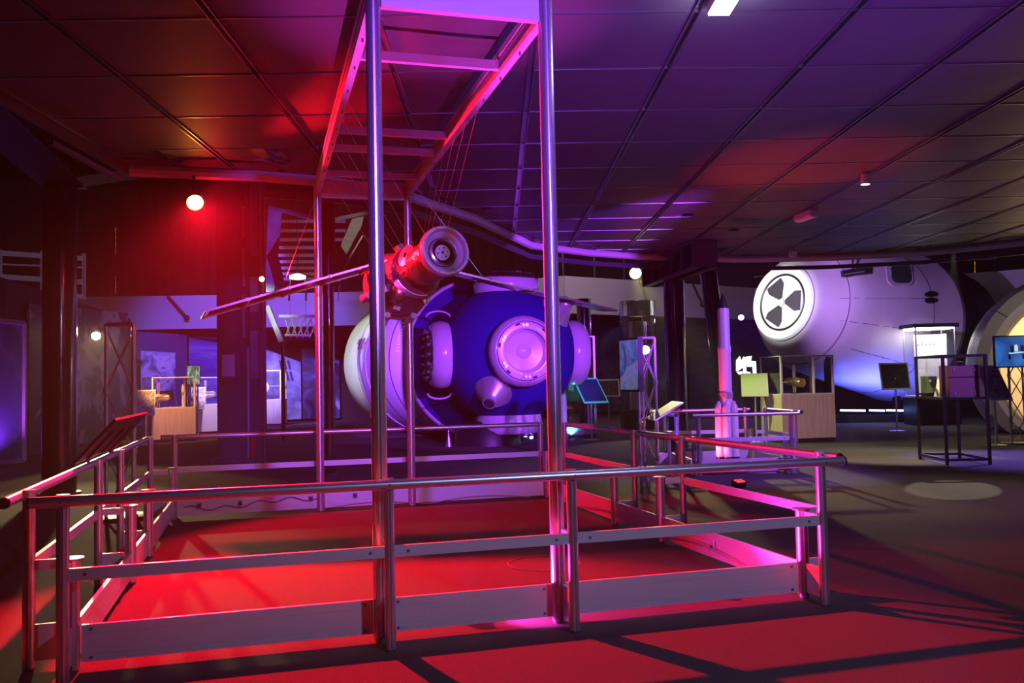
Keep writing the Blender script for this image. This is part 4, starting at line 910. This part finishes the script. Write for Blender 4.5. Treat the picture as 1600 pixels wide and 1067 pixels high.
# pole with two small lamps by the steel column
t = thing('lamp_pole', 'thin pole beside the steel column with a red and a violet lamp', 'lamp', V(*P(410, 470, 18.3).xy, 0))
pz = P(410, 300, 18.3); MB().cyl(V(pz.x, pz.y, 0), pz, .03, n=10).build('pole', STEELD, t, True)
for y, col in ((436, (1, .25, .12)), (464, (.55, .2, 1))):
    c = P(409, y, 18.15); MB().sphere(c, .055, 14, 8).build('lamp_head', emis(col, 12), t, True)
lamp('SPOT', P(421, 464, 18.4), 9000, (.30, .06, 1.0), P(590, 575, 25.5), 27, .25, .05)
fixture('yellow green stage light clamped on the parapet', P(993, 427, 32.2), (4.0, 17.2, 0), (.62, 1, .22), 14, .22, 15000, 18, .7, (1.0, .85, .35), hang=P(1003, 450, 32.9))
fixture('warm white lamp on the dark mural wall beside the truss tower', P(150, 525, 24.0), (-5.6, 13.0, 0), (1, .78, .42), 16, .12, 1500, 27, .5, (1, .72, .35), hang=P(140, 512, 26.6))
fixture('small violet lamp under the parapet behind the rocket nose', P(1158, 496, 37.3), (8, 28, 1), (.45, .2, 1), 10, .13, 900, 70, .5, VIO, hang=P(1158, 496, 37.3)+V(0, .6, .35))
fixture('bright white lamp glowing inside the truss tower', P(1008, 547, 26.6), (3, 19, 0), (1, .9, .75), 20, .14, 500, 34, .5, (1, .85, .65), hang=V(gc.x+.05, gc.y-.56, 3.7))
for lab, x0, y0, x1, y1, Y in (('thin black bracket arm on the parapet below the green stage light', 1002, 440, 1011, 472, 34.0), ('thin black bracket arm on the parapet beside the girder headed column', 1082, 443, 1098, 476, 35.2), ('thin black bracket arm on the parapet beside the steel column', 262, 462, 292, 496, 36.6)):
    a, b = P(x0, y0, Y), P(x1, y1, Y); o = MB().cyl(a, b, .05, n=8).sphere(b, .11, 12, 8).build('bracket_arm', BLK, None, True, a); tag(o, lab, 'bracket')
c = P(465, 434, 29); t = thing('pendant_lamp', 'round white pendant lamp glowing before the slatted screen', 'lamp', c)
MB().lathe([(.001, -.03), (.2, -.04), (.26, 0), (.26, .06), (.1, .12), (.03, .14)], 28, c).build('shade', emis((.9, 1, .9), 6), t, True); MB().cyl(c+V(0, 0, .12), V(c.x, c.y, 11.5), .012, n=6).build('cord', BLKM, t)
for s in (-.25, .25): MB().cyl(c+V(s, 0, 0), c+V(s, 0, -1.4), .008, n=6).build('guy_wire', ALU, t)
# lamps on the low ceiling
c = G(1130, 0, CZ-.05); t = thing('ceiling_lamp', 'bright white rectangular lamp fixed on the ceiling rail', 'lamp', c)
MB().box(c, (.16, .28, .08)).build('lamp_body', WHT, t); MB().box(c-V(0, 0, .045), (.15, .27, .02)).build('diffuser', emis((.95, .95, 1), 18), t)
lamp('POINT', c-V(0, .0, .16), 14, (.75, .7, 1.0), radius=.06)
c = G(1352, 288, CZ-.16); t = thing('ceiling_spot', 'small warm spotlight hanging from the ceiling above the capsule', 'lamp', c)
MB().cyl(c+V(0, 0, .0), c+V(0, 0, .14), .06, .05, 16).build('housing', WHT, t, True); MB().lathe([(.001, 0), (.055, 0)], 16, c-V(0, 0, .002)).build('lens', emis((1, .8, .45), 12), t); MB().cyl(c+V(0, 0, .14), V(c.x, c.y, CZ), .015, n=8).build('stem', WHT, t)
lamp('SPOT', c-V(0, 0, .02), 160, (1, .8, .5), (c.x+.4, c.y-.2, 0), 70, .6, .04)
for lab, x0, y0, x1, y1 in (('white rectangular emergency light fixed under the ceiling rail', 1247, 341, 1272, 332), ('small pale detector under the ceiling edge above the capsule hatch', 1236, 397, 1242, 396)):
    a, b = G(x0, y0, CZ-.06), G(x1, y1, CZ-.06); t = thing('emergency_light', lab, 'lamp', (a+b)/2)
    MB().bar(a, b, .16, .09).build('housing', WHT, t); MB().bar(a+V(0, 0, -.055), b+V(0, 0, -.055), .12, .03).build('diffuser', mat('diffuser', (.8, .8, .75), .3), t)
# floor washers
def washer(label, loc, target, col, W_, ang=60, blend=.5, es=4, size=.16, soft=.05):
    loc = Vector(loc); d = (Vector(target)-loc).normalized(); t = thing('floor_light', label, 'lamp', (loc.x, loc.y, 0))
    z = V(loc.x, loc.y, .10)
    MB().bar(z-d*size*.5, z+d*.0, size*1.1, size*.7).build('housing', BLK, t)
    X_, Y_, Z_ = frame_from(d)
    for i in (-1, 0, 1):
        for j in (-1, 1): q = z+X_*(i*size*.33)+Y_*(j*size*.17)+d*.002; MB().cyl(q, q+d*.006, size*.12, n=10).build('led', emis(col, es), t)
    MB().bar(V(loc.x, loc.y, 0), V(loc.x, loc.y, .06), size*.6, size*.3).build('foot', BLK, t)
    lamp('SPOT', z+d*.03, W_, col, target, ang, blend, soft)
washer('magenta floor light behind the front kick board between the gantry posts', W(.62, .26, .1), W(.58, .8, 4.2), MAG, 1500, 40, .8)
lamp('SPOT', W(.62, .26, .15), 200, MAG, W(1.3, .1, .2), 95, .6, .05)
washer('magenta floor light behind the front kick board near the corner facing the rocket', W(2.42, .34, .1), W(3.0, .2, .9), MAG, 120, 130, .9)
washer('red floor light added for the ceiling patch beside the small rocket enclosure', (3.35, 12.4, .1), (4.0, 11.3, 4.28), (1, .03, .04), 800, 44, .8)  # added uplight that makes the red patch on the ceiling
washer('red floor light inside the rocket enclosure beside the boosters', RA+RU*.22+RV*.5, V(rc.x, rc.y, 1.5), (1, .05, .12), 260, 120, .6)
pf = G(822, 686); washer('small black floor light with blue diodes beside the hub pedestal', (pf.x, pf.y, .1), (HC.x, HC.y, HC.z), (.12, .1, 1.0), 120, 90, .5, 10, .5)
washer('turquoise light inside the showcase behind the sphere', (pt.x-.2, pt.y-.02, .5), (pt.x-.4, pt.y+.6, 2.5), (.05, 1, .85), 260, 150, .8, 2, .12)
# blue strips below the capsule
for k, (x0, x1) in enumerate(((1313, 1352), (1358, 1382), (1385, 1412))):
    a, b = G(x0, 655, .25) if False else P(x0, 641, 28.3), P(x1, 641.5, 28.2)
    o = MB().bar(a, b, .06, .06).build('led_strip', emis((.2, .35, 1.0), 9), None, False, a); tag(o, ('longest glowing blue strip light on the sill under the capsule', 'short glowing blue strip light between two others under the capsule', 'glowing blue strip light under the capsule nearest the lit kiosk')[k], 'lamp', 'blue strips under the capsule')
    lamp('SPOT', (a+b)/2+V(0, 0, .1), 190, (.10, .12, 1.0), (a+b)/2+V(.2, .4, 1.0), 170, 1.0, .2)
# effect lights out of frame: violet on the sphere, white on the hatch, dim washes on walls
lamp('SPOT', (4.2, 9.0, 3.6), 9500, (.36, .05, 1.0), (HC.x-.4, HC.y, 2.6), 29, .3, .05)
lamp('SPOT', (4.0, 23.0, 4.0), 3000, (.95, 1, 1), q0, 22, .3, .1)
lamp('SPOT', (7.5, 20.8, 4.1), 2500, (.55, .28, 1.0), P(1390, 480, 28.5), 44, .6, .1)
lamp('SPOT', (7.6, 8.5, 4.15), 3200, (.36, .12, 1.0), (rc.x-.1, rc.y, .8), 40, .6, .06)
lamp('SPOT', (-9.5, 24.0, 5.0), 2600, (.8, 1, .75), DC - MA*5 + V(-1, 0, 0), 24, .4, .2)

# unseen spots added to light the showcases, exhibits and floor; one poster washer
lamp('SPOT', (pc.x+.5, pc.y-1.2, 3.6), 900, (1, .42, .1), (pc.x, pc.y+.6, .9), 44, .6, .1)
lamp('SPOT', (pc2.x+.7, pc2.y-1.4, 3.6), 900, (.75, .5, 1.0), (pc2.x, pc2.y+.3, .9), 44, .6, .1)
lamp('SPOT', (pc3.x+.4, pc3.y-4, 3.6), 1500, (.45, .4, 1.0), (pc3.x, pc3.y, 1.2), 60, .6, .1)
washer('violet floor light shining up the blue poster beside the thick column', (-10.4, 18.0, .1), (-10.6, 18.4, 2.0), (.6, .08, 1.0), 160, 120, .8, 8, .2)
lamp('SPOT', (3.0, 20.9, 4.0), 900, (.8, 1.0, .3), (6.2, 20.0, .9), 40, .5, .06)
lamp('SPOT', (7.0, 15.0, 4.2), 1300, (1, .82, .42), (7.6, 16.6, 0), 52, .7, .08)
lamp('SPOT', (11.8, 10.5, .2), 90, (.3, .1, 1.0), (9.0, 12.5, 4.28), 100, .8, .1)
lamp('SPOT', (9.6, 12.0, 4.2), 1300, (.4, .2, 1.0), (8.0, 15.3, 1.3), 34, .6, .08)
lamp('SPOT', (10.5, 16.0, 4.2), 2000, (.25, .15, 1.0), (9.6, 15.6, 0), 60, .6, .08)

lamp('SPOT', (9.0, 9.0, 4.2), 480, (.8, .2, .75), (7.0, 9.0, 0), 90, .8, .1)
lamp('SPOT', (5.6, 13.5, 4.2), 1000, (.95, .55, .8), (6.9, 19.8, .7), 26, .6, .1)
lamp('SPOT', (-5.5, 20.0, 3.0), 900, (.12, .1, 1.0), P(432, 400, 26), 26, .6, .1)
lamp('SPOT', (-3.0, 20.0, 7.0), 260, (.85, 1.0, .7), P(552, 365, 26), 14, .5, .1)
lamp('SPOT', P(150, 525, 24.0)+V(.3, -.4, .1), 5500, (1, .75, .4), (-3.9, 7.4, 0), 20, .6, .1)
lamp('SPOT', (3.0, 10.8, 4.15), 900, (.36, .08, 1.0), (-1.3, 17.2, 0), 52, .7, .08)
lamp('SPOT', (9.2, 17.5, 4.0), 2200, (.9, .85, .6), (6.1, 11.9, 0), 9, .15, .03)
c = G(850, 880); o = MB().lathe([(.30, .002), (.30, .004), (.32, .004), (.32, .002)], 48, c).build('floor_marking', mat('mark_grey', (.10, .09, .10), .9), None, True, c); tag(o, 'faint circular mark on the carpet inside the enclosure', 'marking')
lamp('SPOT', (11.0, 14.5, 4.15), 500, (1, .8, .65), (12.6, 20.6, 2.0), 40, .6, .1)
lamp('SPOT', (2.6, 13.4, .25), 160, (.15, .08, 1.0), (b2.x, b2.y-1.2, 4.0), 40, .6, .05)
# white balustrade on top of the side wall
t = thing('balustrade', 'white balustrade standing above the dark mural wall beside the thick column', 'railing', P(60, 458, 27))
BW = mat('balustrade_white', (.6, .58, .6), .5)
for x0, y0, x1, y1, h in ((-20, 394, 131, 404, .15), (-20, 412, 131, 418, .05), (-20, 431, 131, 441, .15), (-20, 454, 131, 463, .14)): MB().bar(P(x0, y0, 25.6), P(x1, y1, 27.6), .06, h).build('rail', BW, t)
for x, y in ((131, 396), (66, 392), (0, 390)): MB().bar(P(x, y+72, 25.86+(x/131.)*1.74), P(x, y, 25.86+(x/131.)*1.74), .09, .09).build('post', BW, t)
lamp('SPOT', (-9.0, 17.0, 5.5), 260, (.8, .6, .85), P(70, 425, 27), 26, .6, .1)
